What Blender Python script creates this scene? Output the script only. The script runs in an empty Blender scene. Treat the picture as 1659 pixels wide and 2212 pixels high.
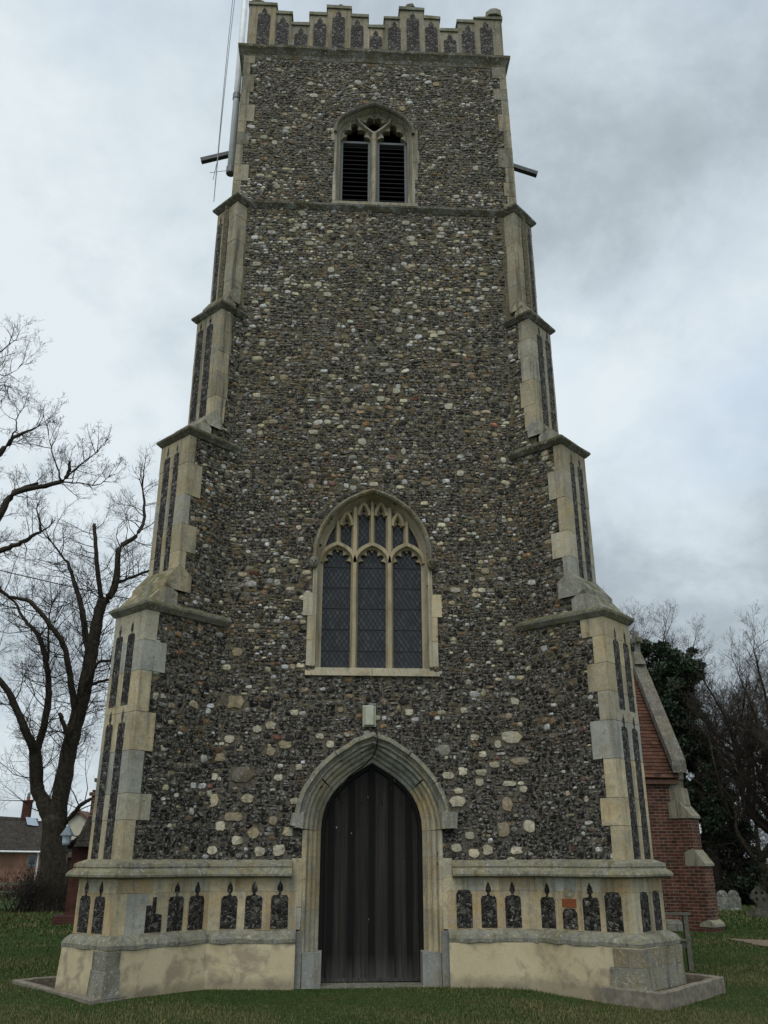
import bpy, bmesh, math, random
import numpy as np
from mathutils import Vector
from mathutils.geometry import tessellate_polygon

R = math.radians
scene = bpy.context.scene
col = scene.collection
rnd = random.Random(7)

# ------------------------------------------------------------------ camera
cam_data = bpy.data.cameras.new('camera')
cam = bpy.data.objects.new('camera', cam_data)
col.objects.link(cam)
scene.camera = cam
cam.location = (-0.567, -13.431, 1.6)
cam.rotation_euler = (math.pi / 2 + 0.383, 0.0, -0.0546)
cam_data.sensor_fit = 'VERTICAL'
cam_data.sensor_height = 24.0
cam_data.sensor_width = 18.0
cam_data.lens = 24.0 * 2763.8 / 3264.0
cam_data.clip_start = 0.1
cam_data.clip_end = 2000.0

# ------------------------------------------------------------------ world and sun
SUN_EL, SUN_AZ = R(58), R(200)      # azimuth measured clockwise from +Y: behind the camera, a little to its left
world = bpy.data.worlds.new('World')
scene.world = world
world.use_nodes = True
nt = world.node_tree
nt.nodes.clear()


def nd(tree, typ, **kw):
    n = tree.nodes.new(typ)
    for k, v in kw.items():
        if k.startswith('i_'):
            n.inputs[k[2:]].default_value = v
        else:
            setattr(n, k, v)
    return n


def math_node(tree, op, a, b=None, c=None, clamp=False):
    n = tree.nodes.new('ShaderNodeMath')
    n.operation = op
    n.use_clamp = clamp
    for i, x in enumerate((a, b, c)):
        if x is None:
            continue
        if isinstance(x, (int, float)):
            n.inputs[i].default_value = x
        else:
            tree.links.new(x, n.inputs[i])
    return n.outputs[0]


def mix_rgb(tree, fac, a, b, mode='MIX'):
    n = tree.nodes.new('ShaderNodeMix')
    n.data_type = 'RGBA'
    n.blend_type = mode
    for idx, x in ((0, fac), (6, a), (7, b)):
        if isinstance(x, (int, float)):
            n.inputs[idx].default_value = x
        elif isinstance(x, (tuple, list)):
            n.inputs[idx].default_value = (*x[:3], 1.0)
        else:
            tree.links.new(x, n.inputs[idx])
    return n.outputs[2]


def ramp(tree, fac, stops, interp='LINEAR'):
    n = tree.nodes.new('ShaderNodeValToRGB')
    n.color_ramp.interpolation = interp
    cr = n.color_ramp
    while len(cr.elements) < len(stops):
        cr.elements.new(0.5)
    for e, (p, c) in zip(cr.elements, stops):
        e.position = p
        if isinstance(c, (int, float)):
            c = (c, c, c)
        e.color = (*c[:3], 1.0)
    tree.links.new(fac, n.inputs[0])
    return n.outputs[0]


def noise(tree, vec, scale, detail=4.0, rough=0.55, dist=0.0):
    n = tree.nodes.new('ShaderNodeTexNoise')
    n.inputs['Scale'].default_value = scale
    n.inputs['Detail'].default_value = detail
    n.inputs['Roughness'].default_value = rough
    n.inputs['Distortion'].default_value = dist
    if vec is not None:
        tree.links.new(vec, n.inputs['Vector'])
    return n.outputs['Fac']


sky = nd(nt, 'ShaderNodeTexSky')
sky.sky_type = 'NISHITA'
sky.sun_disc = False
sky.sun_elevation = SUN_EL
sky.sun_rotation = SUN_AZ
sky.air_density = 1.2
sky.dust_density = 2.0
tc = nd(nt, 'ShaderNodeTexCoord')
sep = nd(nt, 'ShaderNodeSeparateXYZ')
nt.links.new(tc.outputs['Generated'], sep.inputs[0])
dx, dy, dz = sep.outputs
# project the view direction on a cloud layer overhead
zz = math_node(nt, 'ADD', math_node(nt, 'MAXIMUM', dz, 0.0), 0.60)
cu = math_node(nt, 'DIVIDE', dx, zz)
cv = math_node(nt, 'DIVIDE', dy, zz)
comb = nd(nt, 'ShaderNodeCombineXYZ')
nt.links.new(cu, comb.inputs[0])
nt.links.new(cv, comb.inputs[1])
comb.inputs[2].default_value = 3.7
n_big = noise(nt, comb.outputs[0], 2.2, 3.0, 0.5, 0.1)
n_mid = noise(nt, comb.outputs[0], 5.6, 7.0, 0.58, 0.15)
n_fine = noise(nt, comb.outputs[0], 15.0, 6.0, 0.6, 0.1)
cl = math_node(nt, 'ADD', math_node(nt, 'MULTIPLY', n_big, 0.34),
               math_node(nt, 'ADD', math_node(nt, 'MULTIPLY', n_mid, 0.5), math_node(nt, 'MULTIPLY', n_fine, 0.16)))


def lobe(direction, width):
    """a broad bank in the cloud layer around one direction of the sky"""
    v = Vector(direction).normalized()
    vm = nd(nt, 'ShaderNodeVectorMath')
    vm.operation = 'DOT_PRODUCT'
    nt.links.new(tc.outputs['Generated'], vm.inputs[0])
    vm.inputs[1].default_value = v
    d = math_node(nt, 'SUBTRACT', 1.0, vm.outputs['Value'])
    return math_node(nt, 'POWER', 2.718, math_node(nt, 'DIVIDE', d, -width))


def px_dir(X, Y):
    p, yw = 0.383, 0.0546
    f = Vector((math.sin(yw) * math.cos(p), math.cos(yw) * math.cos(p), math.sin(p)))
    r = Vector((math.cos(yw), -math.sin(yw), 0))
    u = r.cross(f)
    return f + r * ((X - 829.5) / 1873.0) - u * ((Y - 1106.0) / 1873.0)


cl = math_node(nt, 'ADD', cl, math_node(nt, 'MULTIPLY', lobe(px_dir(1330, 880), 0.012), 0.17))
cl = math_node(nt, 'ADD', cl, math_node(nt, 'MULTIPLY', lobe(px_dir(150, 380), 0.04), 0.13))
cl = math_node(nt, 'ADD', cl, math_node(nt, 'MULTIPLY', lobe(px_dir(150, 950), 0.02), 0.09))
cl = math_node(nt, 'ADD', cl, math_node(nt, 'MULTIPLY', lobe(px_dir(1480, 500), 0.03), -0.02))
cl = math_node(nt, 'ADD', cl, math_node(nt, 'MULTIPLY', lobe(px_dir(1500, 1250), 0.02), -0.05))
cl = math_node(nt, 'ADD', math_node(nt, 'MULTIPLY', math_node(nt, 'SUBTRACT', cl, 0.52), 1.12), 0.545)
cloud_col = ramp(nt, cl, [(0.34, (0.36, 0.415, 0.455)), (0.46, (0.48, 0.55, 0.60)), (0.57, (0.65, 0.735, 0.79)),
                          (0.72, (0.82, 0.90, 0.94))])
# thin places where blue shows through
gap = ramp(nt, noise(nt, comb.outputs[0], 2.1, 4.0, 0.5, 0.4), [(0.54, 0.0), (0.72, 0.5)])
cloud_col = mix_rgb(nt, gap, cloud_col, (0.52, 0.66, 0.84))
# clouds in the west, behind the camera, are thinner and brighter
west = math_node(nt, 'MULTIPLY', math_node(nt, 'MAXIMUM', math_node(nt, 'MULTIPLY', dy, -1.0), 0.0), 0.55)
cloud_str = math_node(nt, 'ADD', 1.0, west)
bg_sky = nd(nt, 'ShaderNodeBackground', i_Strength=0.1)
nt.links.new(sky.outputs[0], bg_sky.inputs['Color'])
bg_cl = nd(nt, 'ShaderNodeBackground')
nt.links.new(cloud_col, bg_cl.inputs['Color'])
nt.links.new(cloud_str, bg_cl.inputs['Strength'])
mixs = nd(nt, 'ShaderNodeMixShader', i_Fac=0.93)
nt.links.new(bg_sky.outputs[0], mixs.inputs[1])
nt.links.new(bg_cl.outputs[0], mixs.inputs[2])
out = nd(nt, 'ShaderNodeOutputWorld')
nt.links.new(mixs.outputs[0], out.inputs[0])

sun_d = bpy.data.lights.new('sun', 'SUN')
sun_d.energy = 1.25
sun_d.angle = R(38)
sun_d.color = (1.0, 0.965, 0.90)
sun = bpy.data.objects.new('sun', sun_d)
col.objects.link(sun)
sun.location = (0, -30, 40)
sv = Vector((math.sin(SUN_AZ) * math.cos(SUN_EL), math.cos(SUN_AZ) * math.cos(SUN_EL), math.sin(SUN_EL)))
sun.rotation_euler = sv.to_track_quat('Z', 'Y').to_euler()

scene.view_settings.view_transform = 'Standard'
scene.view_settings.look = 'None'
scene.view_settings.exposure = 0.0
scene.view_settings.gamma = 1.0
scene.render.engine = 'CYCLES'
scene.cycles.max_bounces = 5
scene.cycles.use_denoising = True

# ------------------------------------------------------------------ materials
MATS = {}


def base_mat(name, rough=0.85, spec=0.35):
    m = bpy.data.materials.new(name)
    m.use_nodes = True
    t = m.node_tree
    b = t.nodes['Principled BSDF']
    b.inputs['Roughness'].default_value = rough
    b.inputs['Specular IOR Level'].default_value = spec
    MATS[name] = m
    return m, t, b


def obj_co(t):
    n = t.nodes.new('ShaderNodeTexCoord')
    return n.outputs['Object']


def scaled(t, vec, s):
    n = t.nodes.new('ShaderNodeMapping')
    n.inputs['Scale'].default_value = s
    t.links.new(vec, n.inputs['Vector'])
    return n.outputs[0]


def tint(t):
    n = t.nodes.new('ShaderNodeVertexColor')
    n.layer_name = 'tint'
    return n.outputs['Color']


def bump(t, b, h, strength, dist):
    n = t.nodes.new('ShaderNodeBump')
    n.inputs['Strength'].default_value = strength
    n.inputs['Distance'].default_value = dist
    t.links.new(h, n.inputs['Height'])
    t.links.new(n.outputs[0], b.inputs['Normal'])


def make_limestone(name, lichen=0.5, moss=0.0, rough_edges=0.5, dark=0.0):
    m, t, b = base_mat(name, 0.92, 0.2)
    co = obj_co(t)
    n1 = noise(t, co, 2.2, 6, 0.6)
    n2 = noise(t, co, 9.0, 6, 0.65)
    n3 = noise(t, co, 55.0, 4, 0.6)
    c = tint(t)
    v = ramp(t, n1, [(0.28, 0.62), (0.5, 0.95), (0.72, 1.18)])
    c = mix_rgb(t, 1.0, c, v, 'MULTIPLY')
    # ochre bleeding through and grey crust
    f = ramp(t, noise(t, co, 3.6, 5, 0.65, 0.5), [(0.52, 0.0), (0.66, 0.5)])
    c = mix_rgb(t, f, c, mix_rgb(t, 1.0, c, (1.02, 0.80, 0.52), 'MULTIPLY'))
    f = ramp(t, noise(t, co, 4.4, 7, 0.7, 0.3), [(0.47, 0.0), (0.60, lichen)])
    c = mix_rgb(t, f, c, (0.215, 0.215, 0.195))
    f = ramp(t, n2, [(0.55, 0.0), (0.68, lichen * 0.8)])
    c = mix_rgb(t, f, c, (0.11, 0.105, 0.085))
    # pale lichen spots
    f2 = ramp(t, noise(t, co, 24.0, 3, 0.5), [(0.60, 0.0), (0.66, lichen * 0.75)])
    c = mix_rgb(t, f2, c, (0.46, 0.46, 0.40))
    # rain streaks
    st = noise(t, scaled(t, co, (9.0, 9.0, 0.7)), 1.0, 4, 0.6)
    f3 = ramp(t, st, [(0.50, 0.0), (0.68, 0.5 + dark)])
    c = mix_rgb(t, f3, c, (0.085, 0.078, 0.055))
    g = ramp(t, n3, [(0.3, 0.80), (0.7, 1.12)])
    c = mix_rgb(t, 1.0, c, g, 'MULTIPLY')
    if moss > 0:
        geo = t.nodes.new('ShaderNodeNewGeometry')
        s = t.nodes.new('ShaderNodeSeparateXYZ')
        t.links.new(geo.outputs['True Normal'], s.inputs[0])
        up = ramp(t, s.outputs[2], [(0.1, 0.12), (0.5, 1.0)])
        mm = math_node(t, 'MULTIPLY', up, ramp(t, noise(t, co, 7.0, 5, 0.65), [(0.36, 0.0), (0.58, moss)]))
        c = mix_rgb(t, mm, c, (0.070, 0.075, 0.022))
    t.links.new(c, b.inputs['Base Color'])
    h = math_node(t, 'ADD', math_node(t, 'MULTIPLY', n2, 1.0), math_node(t, 'MULTIPLY', n3, 0.35))
    bump(t, b, h, rough_edges, 0.02)
    return m


make_limestone('limestone', 0.45)
make_limestone('limestone_upper', 0.6, 0.15, 0.6, 0.28)
make_limestone('mossy_limestone', 0.75, 0.8, 0.9, 0.15)
make_limestone('worn_limestone', 0.8, 0.25, 1.0, 0.1)
make_limestone('fresh_limestone', 0.15, 0.0, 0.35)

# lime render of the plinth
m, t, b = base_mat('lime_render', 0.95, 0.15)
co = obj_co(t)
n1 = noise(t, co, 1.6, 5, 0.6)
n2 = noise(t, co, 14.0, 5, 0.6)
n3 = noise(t, co, 90.0, 3, 0.6)
c = ramp(t, n1, [(0.30, (0.31, 0.245, 0.15)), (0.46, (0.49, 0.41, 0.26)), (0.62, (0.54, 0.46, 0.30)), (0.75, (0.46, 0.39, 0.26))])
c = mix_rgb(t, ramp(t, noise(t, co, 3.3, 5, 0.6, 0.4), [(0.50, 0.0), (0.62, 0.75)]), c, (0.27, 0.215, 0.15))
s = nd(t, 'ShaderNodeSeparateXYZ')
t.links.new(co, s.inputs[0])
damp = ramp(t, math_node(t, 'ADD', s.outputs[2], math_node(t, 'MULTIPLY', n2, -0.14)), [(0.0, 0.45), (0.10, 0.0)])
c = mix_rgb(t, damp, c, (0.11, 0.10, 0.075))
c = mix_rgb(t, 1.0, c, ramp(t, n3, [(0.3, 0.86), (0.7, 1.08)]), 'MULTIPLY')
t.links.new(c, b.inputs['Base Color'])
bump(t, b, math_node(t, 'ADD', n2, math_node(t, 'MULTIPLY', n3, 0.3)), 0.3, 0.01)

# mortar bed of the flint walls
m, t, b = base_mat('flint_mortar', 0.95, 0.15)
co = obj_co(t)
s = nd(t, 'ShaderNodeSeparateXYZ')
t.links.new(co, s.inputs[0])
hz = math_node(t, 'DIVIDE', math_node(t, 'ADD', s.outputs[2], math_node(t, 'MULTIPLY', noise(t, co, 0.8, 3), 4.0)), 17.0)
c = ramp(t, hz, [(0.15, (0.115, 0.104, 0.088)), (0.42, (0.145, 0.122, 0.08)), (0.8, (0.14, 0.122, 0.076))])
c = mix_rgb(t, ramp(t, noise(t, co, 22, 4), [(0.46, 0.0), (0.62, 0.8)]), c, (0.04, 0.036, 0.028))
c = mix_rgb(t, 1.0, c, ramp(t, noise(t, co, 70, 3), [(0.3, 0.7), (0.7, 1.25)]), 'MULTIPLY')
t.links.new(c, b.inputs['Base Color'])
bump(t, b, noise(t, co, 50, 4), 0.6, 0.02)

# knapped flint and cobbles (colour of each stone in the tint attribute)
m, t, b = base_mat('flint', 0.42, 0.22)
co = obj_co(t)
c = tint(t)
c = mix_rgb(t, 1.0, c, ramp(t, noise(t, co, 26, 4, 0.6), [(0.3, 0.55), (0.55, 1.0), (0.72, 1.5)]), 'MULTIPLY')
f = ramp(t, noise(t, co, 17, 4, 0.6, 0.6), [(0.57, 0.0), (0.65, 0.75)])
c = mix_rgb(t, f, c, (0.26, 0.245, 0.21))
f = ramp(t, noise(t, co, 5.0, 3, 0.6), [(0.55, 0.0), (0.75, 0.3)])
c = mix_rgb(t, f, c, (0.085, 0.08, 0.05))
t.links.new(c, b.inputs['Base Color'])
r_ = ramp(t, noise(t, co, 12, 3), [(0.35, 0.35), (0.65, 0.85)])
t.links.new(r_, b.inputs['Roughness'])
bump(t, b, noise(t, co, 45, 4), 0.5, 0.02)

# knapped flint panels
for nm_, sc_, wht in (('knapped_panel', 13.0, .585), ('knapped_parapet', 12.5, .585)):
    m, t, b = base_mat(nm_, 0.6, 0.14)
    co = obj_co(t)
    mp = scaled(t, co, (1.0, 1.0, 1.25))
    vo = nd(t, 'ShaderNodeTexVoronoi', i_Scale=sc_, i_Randomness=.75)
    t.links.new(mp, vo.inputs['Vector'])
    ve = nd(t, 'ShaderNodeTexVoronoi', i_Scale=sc_, i_Randomness=.75)
    ve.feature = 'DISTANCE_TO_EDGE'
    t.links.new(mp, ve.inputs['Vector'])
    sp = nd(t, 'ShaderNodeSeparateColor')
    t.links.new(vo.outputs['Color'], sp.inputs[0])
    c = ramp(t, sp.outputs[0], [(0.0, (0.009, 0.008, 0.0075)), (0.6, (0.022, 0.020, 0.018)), (0.85, (0.05, 0.046, 0.040)), (1.0, (0.11, 0.10, 0.085))])
    c = mix_rgb(t, ramp(t, noise(t, co, 19, 5, 0.65, 0.8), [(wht - .03, 0.0), (wht + .07, 0.85)]), c, (0.30, 0.28, 0.245))
    c = mix_rgb(t, ramp(t, ve.outputs['Distance'], [(0.015, 0.8), (0.05, 0.0)]), c, (0.13, 0.12, 0.10))
    t.links.new(c, b.inputs['Base Color'])
    bump(t, b, math_node(t, 'ADD', ramp(t, ve.outputs['Distance'], [(0.0, 0.0), (0.12, 1.0)]), noise(t, co, 16, 4)), 0.9, 0.02)


# flint rubble drawn in one material, for the faces away from the front
m, t, b = base_mat('flint_rubble', 0.7, 0.35)
co = obj_co(t)
mp = scaled(t, co, (1.0, 1.0, 1.35))
vo = nd(t, 'ShaderNodeTexVoronoi', i_Scale=9.5)
t.links.new(mp, vo.inputs['Vector'])
ve = nd(t, 'ShaderNodeTexVoronoi', i_Scale=9.5)
ve.feature = 'DISTANCE_TO_EDGE'
t.links.new(mp, ve.inputs['Vector'])
sp = nd(t, 'ShaderNodeSeparateColor')
t.links.new(vo.outputs['Color'], sp.inputs[0])
c = ramp(t, sp.outputs[0], [(0.0, (0.018, 0.017, 0.017)), (0.45, (0.05, 0.047, 0.042)), (0.62, (0.11, 0.075, 0.04)), (0.75, (0.12, 0.115, 0.10)),
                            (0.9, (0.30, 0.28, 0.23))], 'CONSTANT')
e = ramp(t, ve.outputs['Distance'], [(0.03, 1.0), (0.09, 0.0)])
c = mix_rgb(t, e, c, (0.15, 0.135, 0.10))
c = mix_rgb(t, 1.0, c, ramp(t, noise(t, co, 40, 3), [(0.3, 0.7), (0.7, 1.3)]), 'MULTIPLY')
t.links.new(c, b.inputs['Base Color'])
bump(t, b, ramp(t, ve.outputs['Distance'], [(0.0, 0.0), (0.25, 1.0)]), 0.9, 0.04)


def brick_mat(name, c1, c2, mortar, vscale=1.0):
    m, t, b = base_mat(name, 0.9, 0.2)
    n = nd(t, 'ShaderNodeUVMap')
    br = nd(t, 'ShaderNodeTexBrick')
    t.links.new(n.outputs[0], br.inputs['Vector'])
    br.inputs['Color1'].default_value = (*c1, 1)
    br.inputs['Color2'].default_value = (*c2, 1)
    br.inputs['Mortar'].default_value = (*mortar, 1)
    br.inputs['Scale'].default_value = 1.0
    br.inputs['Mortar Size'].default_value = 0.0095
    br.inputs['Mortar Smooth'].default_value = 0.1
    br.inputs['Bias'].default_value = -0.1
    br.inputs['Brick Width'].default_value = 0.235
    br.inputs['Row Height'].default_value = 0.078
    co = obj_co(t)
    c = mix_rgb(t, 1.0, br.outputs['Color'], ramp(t, noise(t, co, 4, 4), [(0.3, 0.65), (0.7, 1.35)]), 'MULTIPLY')
    c = mix_rgb(t, 1.0, c, ramp(t, noise(t, co, 35, 4), [(0.3, 0.75), (0.7, 1.2)]), 'MULTIPLY')
    c = mix_rgb(t, ramp(t, noise(t, co, 1.3, 4), [(0.5, 0.0), (0.75, 0.55)]), c, (0.035, 0.028, 0.022))
    t.links.new(c, b.inputs['Base Color'])
    bump(t, b, math_node(t, 'SUBTRACT', noise(t, co, 40, 3), math_node(t, 'MULTIPLY', br.outputs['Fac'], 2.0)), 0.6, 0.01)
    return m


brick_mat('red_brick', (0.135, 0.047, 0.027), (0.050, 0.024, 0.018), (0.19, 0.155, 0.12))
brick_mat('dark_brick', (0.085, 0.030, 0.021), (0.055, 0.022, 0.017), (0.052, 0.030, 0.022))

m, t, b = base_mat('orange_brick', 0.9, 0.2)
co = obj_co(t)
c = mix_rgb(t, noise(t, co, 30, 4), (0.27, 0.085, 0.03), (0.17, 0.055, 0.03))
t.links.new(c, b.inputs['Base Color'])


def tile_mat(name, ca, cb, row=0.11, width=0.17, dark=(0.02, 0.014, 0.01)):
    m, t, b = base_mat(name, 0.85, 0.25)
    n = nd(t, 'ShaderNodeUVMap')
    br = nd(t, 'ShaderNodeTexBrick')
    t.links.new(n.outputs[0], br.inputs['Vector'])
    br.inputs['Color1'].default_value = (*ca, 1)
    br.inputs['Color2'].default_value = (*cb, 1)
    br.inputs['Mortar'].default_value = (*dark, 1)
    br.inputs['Scale'].default_value = 1.0
    br.inputs['Mortar Size'].default_value = 0.010
    br.inputs['Brick Width'].default_value = width
    br.inputs['Row Height'].default_value = row
    co = obj_co(t)
    c = mix_rgb(t, 1.0, br.outputs['Color'], ramp(t, noise(t, co, 3, 5), [(0.3, 0.6), (0.7, 1.35)]), 'MULTIPLY')
    c = mix_rgb(t, ramp(t, noise(t, co, 14, 4), [(0.56, 0.0), (0.68, 0.5)]), c, (0.15, 0.14, 0.10))
    t.links.new(c, b.inputs['Base Color'])
    bump(t, b, math_node(t, 'SUBTRACT', noise(t, co, 30, 3), math_node(t, 'MULTIPLY', br.outputs['Fac'], 2.0)), 0.8, 0.015)


tile_mat('clay_tile', (0.20, 0.070, 0.036), (0.12, 0.048, 0.03))
tile_mat('grey_tile', (0.048, 0.040, 0.032), (0.033, 0.028, 0.023), 0.26, 0.24)


def plain(name, colr, rough=0.6, spec=0.4, nscale=12, var=0.25, metal=0.0):
    m, t, b = base_mat(name, rough, spec)
    co = obj_co(t)
    c = mix_rgb(t, 1.0, colr, ramp(t, noise(t, co, nscale, 5), [(0.3, 1 - var), (0.7, 1 + var)]), 'MULTIPLY')
    t.links.new(c, b.inputs['Base Color'])
    b.inputs['Metallic'].default_value = metal
    return m


plain('white_paint', (0.78, 0.79, 0.78), 0.45, 0.5, 6, 0.12)
plain('grey_metal', (0.16, 0.17, 0.17), 0.45, 0.5, 20, 0.2)
plain('lead_sheet', (0.075, 0.08, 0.08), 0.6, 0.4, 14, 0.35)
plain('lead_came', (0.012, 0.012, 0.013), 0.6, 0.4)
plain('lamp_plastic', (0.42, 0.425, 0.32), 0.5, 0.4, 9, 0.15)
plain('cable_rubber', (0.012, 0.012, 0.012), 0.6, 0.3)
plain('steel_rope', (0.20, 0.21, 0.22), 0.5, 0.4)
plain('grey_timber', (0.15, 0.155, 0.16), 0.8, 0.25, 30, 0.25)
plain('dark_slat', (0.018, 0.018, 0.019), 0.75, 0.2, 20, 0.3)
plain('concrete', (0.20, 0.175, 0.135), 0.95, 0.15, 12, 0.35)
plain('soil', (0.060, 0.045, 0.032), 1.0, 0.1, 15, 0.5)
plain('pink_render', (0.27, 0.15, 0.105), 0.95, 0.15, 1.2, 0.3)
plain('cream_render', (0.50, 0.46, 0.36), 0.95, 0.15, 1.0, 0.12)
plain('brown_board', (0.11, 0.055, 0.035), 0.7, 0.3)
plain('terracotta', (0.30, 0.10, 0.045), 0.8, 0.2)
plain('window_glass', (0.02, 0.024, 0.028), 0.08, 0.5, 3, 0.2)
plain('skylight_glass', (0.30, 0.36, 0.42), 0.08, 0.8, 3, 0.05)
plain('lantern_glass', (0.42, 0.50, 0.56), 0.25, 0.6, 3, 0.08)
plain('slate_blue', (0.16, 0.20, 0.23), 0.5, 0.4, 10, 0.2)
plain('bench_wood', (0.13, 0.125, 0.095), 0.85, 0.2, 25, 0.35)
plain('gravestone_stone', (0.15, 0.15, 0.125), 0.95, 0.15, 9, 0.55)
plain('dark_gravestone', (0.065, 0.065, 0.048), 0.95, 0.15, 9, 0.5)
plain('bark', (0.040, 0.034, 0.024), 0.95, 0.15, 9, 0.5)
plain('twig', (0.024, 0.019, 0.015), 0.9, 0.15, 3, 0.3)
plain('pale_twig', (0.055, 0.045, 0.036), 0.9, 0.15, 3, 0.3)

# lichen-white marks on old headstones
t = MATS['gravestone_stone'].node_tree
b = t.nodes['Principled BSDF']
src = b.inputs['Base Color'].links[0].from_socket
co = obj_co(t)
c = mix_rgb(t, ramp(t, noise(t, co, 5.5, 4, 0.6), [(0.60, 0.0), (0.66, 0.9)]), src, (0.42, 0.42, 0.38))
t.links.new(c, b.inputs['Base Color'])

# leaded glass quarries
m, t, b = base_mat('leaded_glass', 0.14, 0.28)
c = mix_rgb(t, 1.0, tint(t), (1, 1, 1), 'MULTIPLY')
t.links.new(c, b.inputs['Base Color'])

# old door boards
m, t, b = base_mat('door_oak', 0.8, 0.25)
co = obj_co(t)
gr = noise(t, scaled(t, co, (34.0, 34.0, 1.1)), 1.0, 6, 0.65)
c = ramp(t, gr, [(0.3, (0.011, 0.0095, 0.008)), (0.55, (0.024, 0.0205, 0.017)), (0.75, (0.042, 0.036, 0.030))])
c = mix_rgb(t, 1.0, c, tint(t), 'MULTIPLY')
s = nd(t, 'ShaderNodeSeparateXYZ')
t.links.new(co, s.inputs[0])
low = math_node(t, 'MULTIPLY', ramp(t, s.outputs[2], [(0.03, 1.0), (0.38, 0.0)]), ramp(t, gr, [(0.35, 0.15), (0.7, 0.8)]))
c = mix_rgb(t, low, c, (0.09, 0.086, 0.078))
spots = ramp(t, noise(t, scaled(t, co, (22, 22, 9)), 1.0, 2, 0.4), [(0.765, 0.0), (0.785, 0.8)])
c = mix_rgb(t, spots, c, (0.35, 0.34, 0.31))
t.links.new(c, b.inputs['Base Color'])
bump(t, b, gr, 0.35, 0.01)

# grass
m, t, b = base_mat('grass_blade', 0.75, 0.2)
t.links.new(tint(t), b.inputs['Base Color'])
m, t, b = base_mat('turf', 1.0, 0.1)
co = obj_co(t)
c = ramp(t, noise(t, co, 0.45, 6, 0.65), [(0.3, (0.030, 0.054, 0.014)), (0.5, (0.046, 0.074, 0.019)), (0.68, (0.095, 0.092, 0.036))])
c = mix_rgb(t, 1.0, c, ramp(t, noise(t, co, 9, 5, 0.7), [(0.3, 0.55), (0.7, 1.45)]), 'MULTIPLY')
c = mix_rgb(t, 1.0, c, ramp(t, noise(t, co, 60, 3, 0.7), [(0.3, 0.5), (0.7, 1.4)]), 'MULTIPLY')
t.links.new(c, b.inputs['Base Color'])
bump(t, b, noise(t, co, 50, 4), 1.0, 0.05)
m, t, b = base_mat('gravel', 1.0, 0.15)
co = obj_co(t)
c = ramp(t, noise(t, co, 40, 5, 0.8), [(0.3, (0.10, 0.075, 0.05)), (0.7, (0.34, 0.27, 0.19))])
t.links.new(c, b.inputs['Base Color'])
bump(t, b, noise(t, co, 60, 3), 1.0, 0.03)
m, t, b = base_mat('evergreen_leaf', 0.6, 0.3)
t.links.new(tint(t), b.inputs['Base Color'])


# ------------------------------------------------------------------ mesh helpers
class Frame:
    """a flat face of a building: u runs along it, z up, d out of it"""

    def __init__(self, o, u, n):
        self.o = Vector(o)
        self.u = Vector(u).normalized()
        self.n = Vector(n).normalized()

    def p(self, u, z, d=0.0):
        return self.o + self.u * u + Vector((0, 0, z)) + self.n * d


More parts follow.
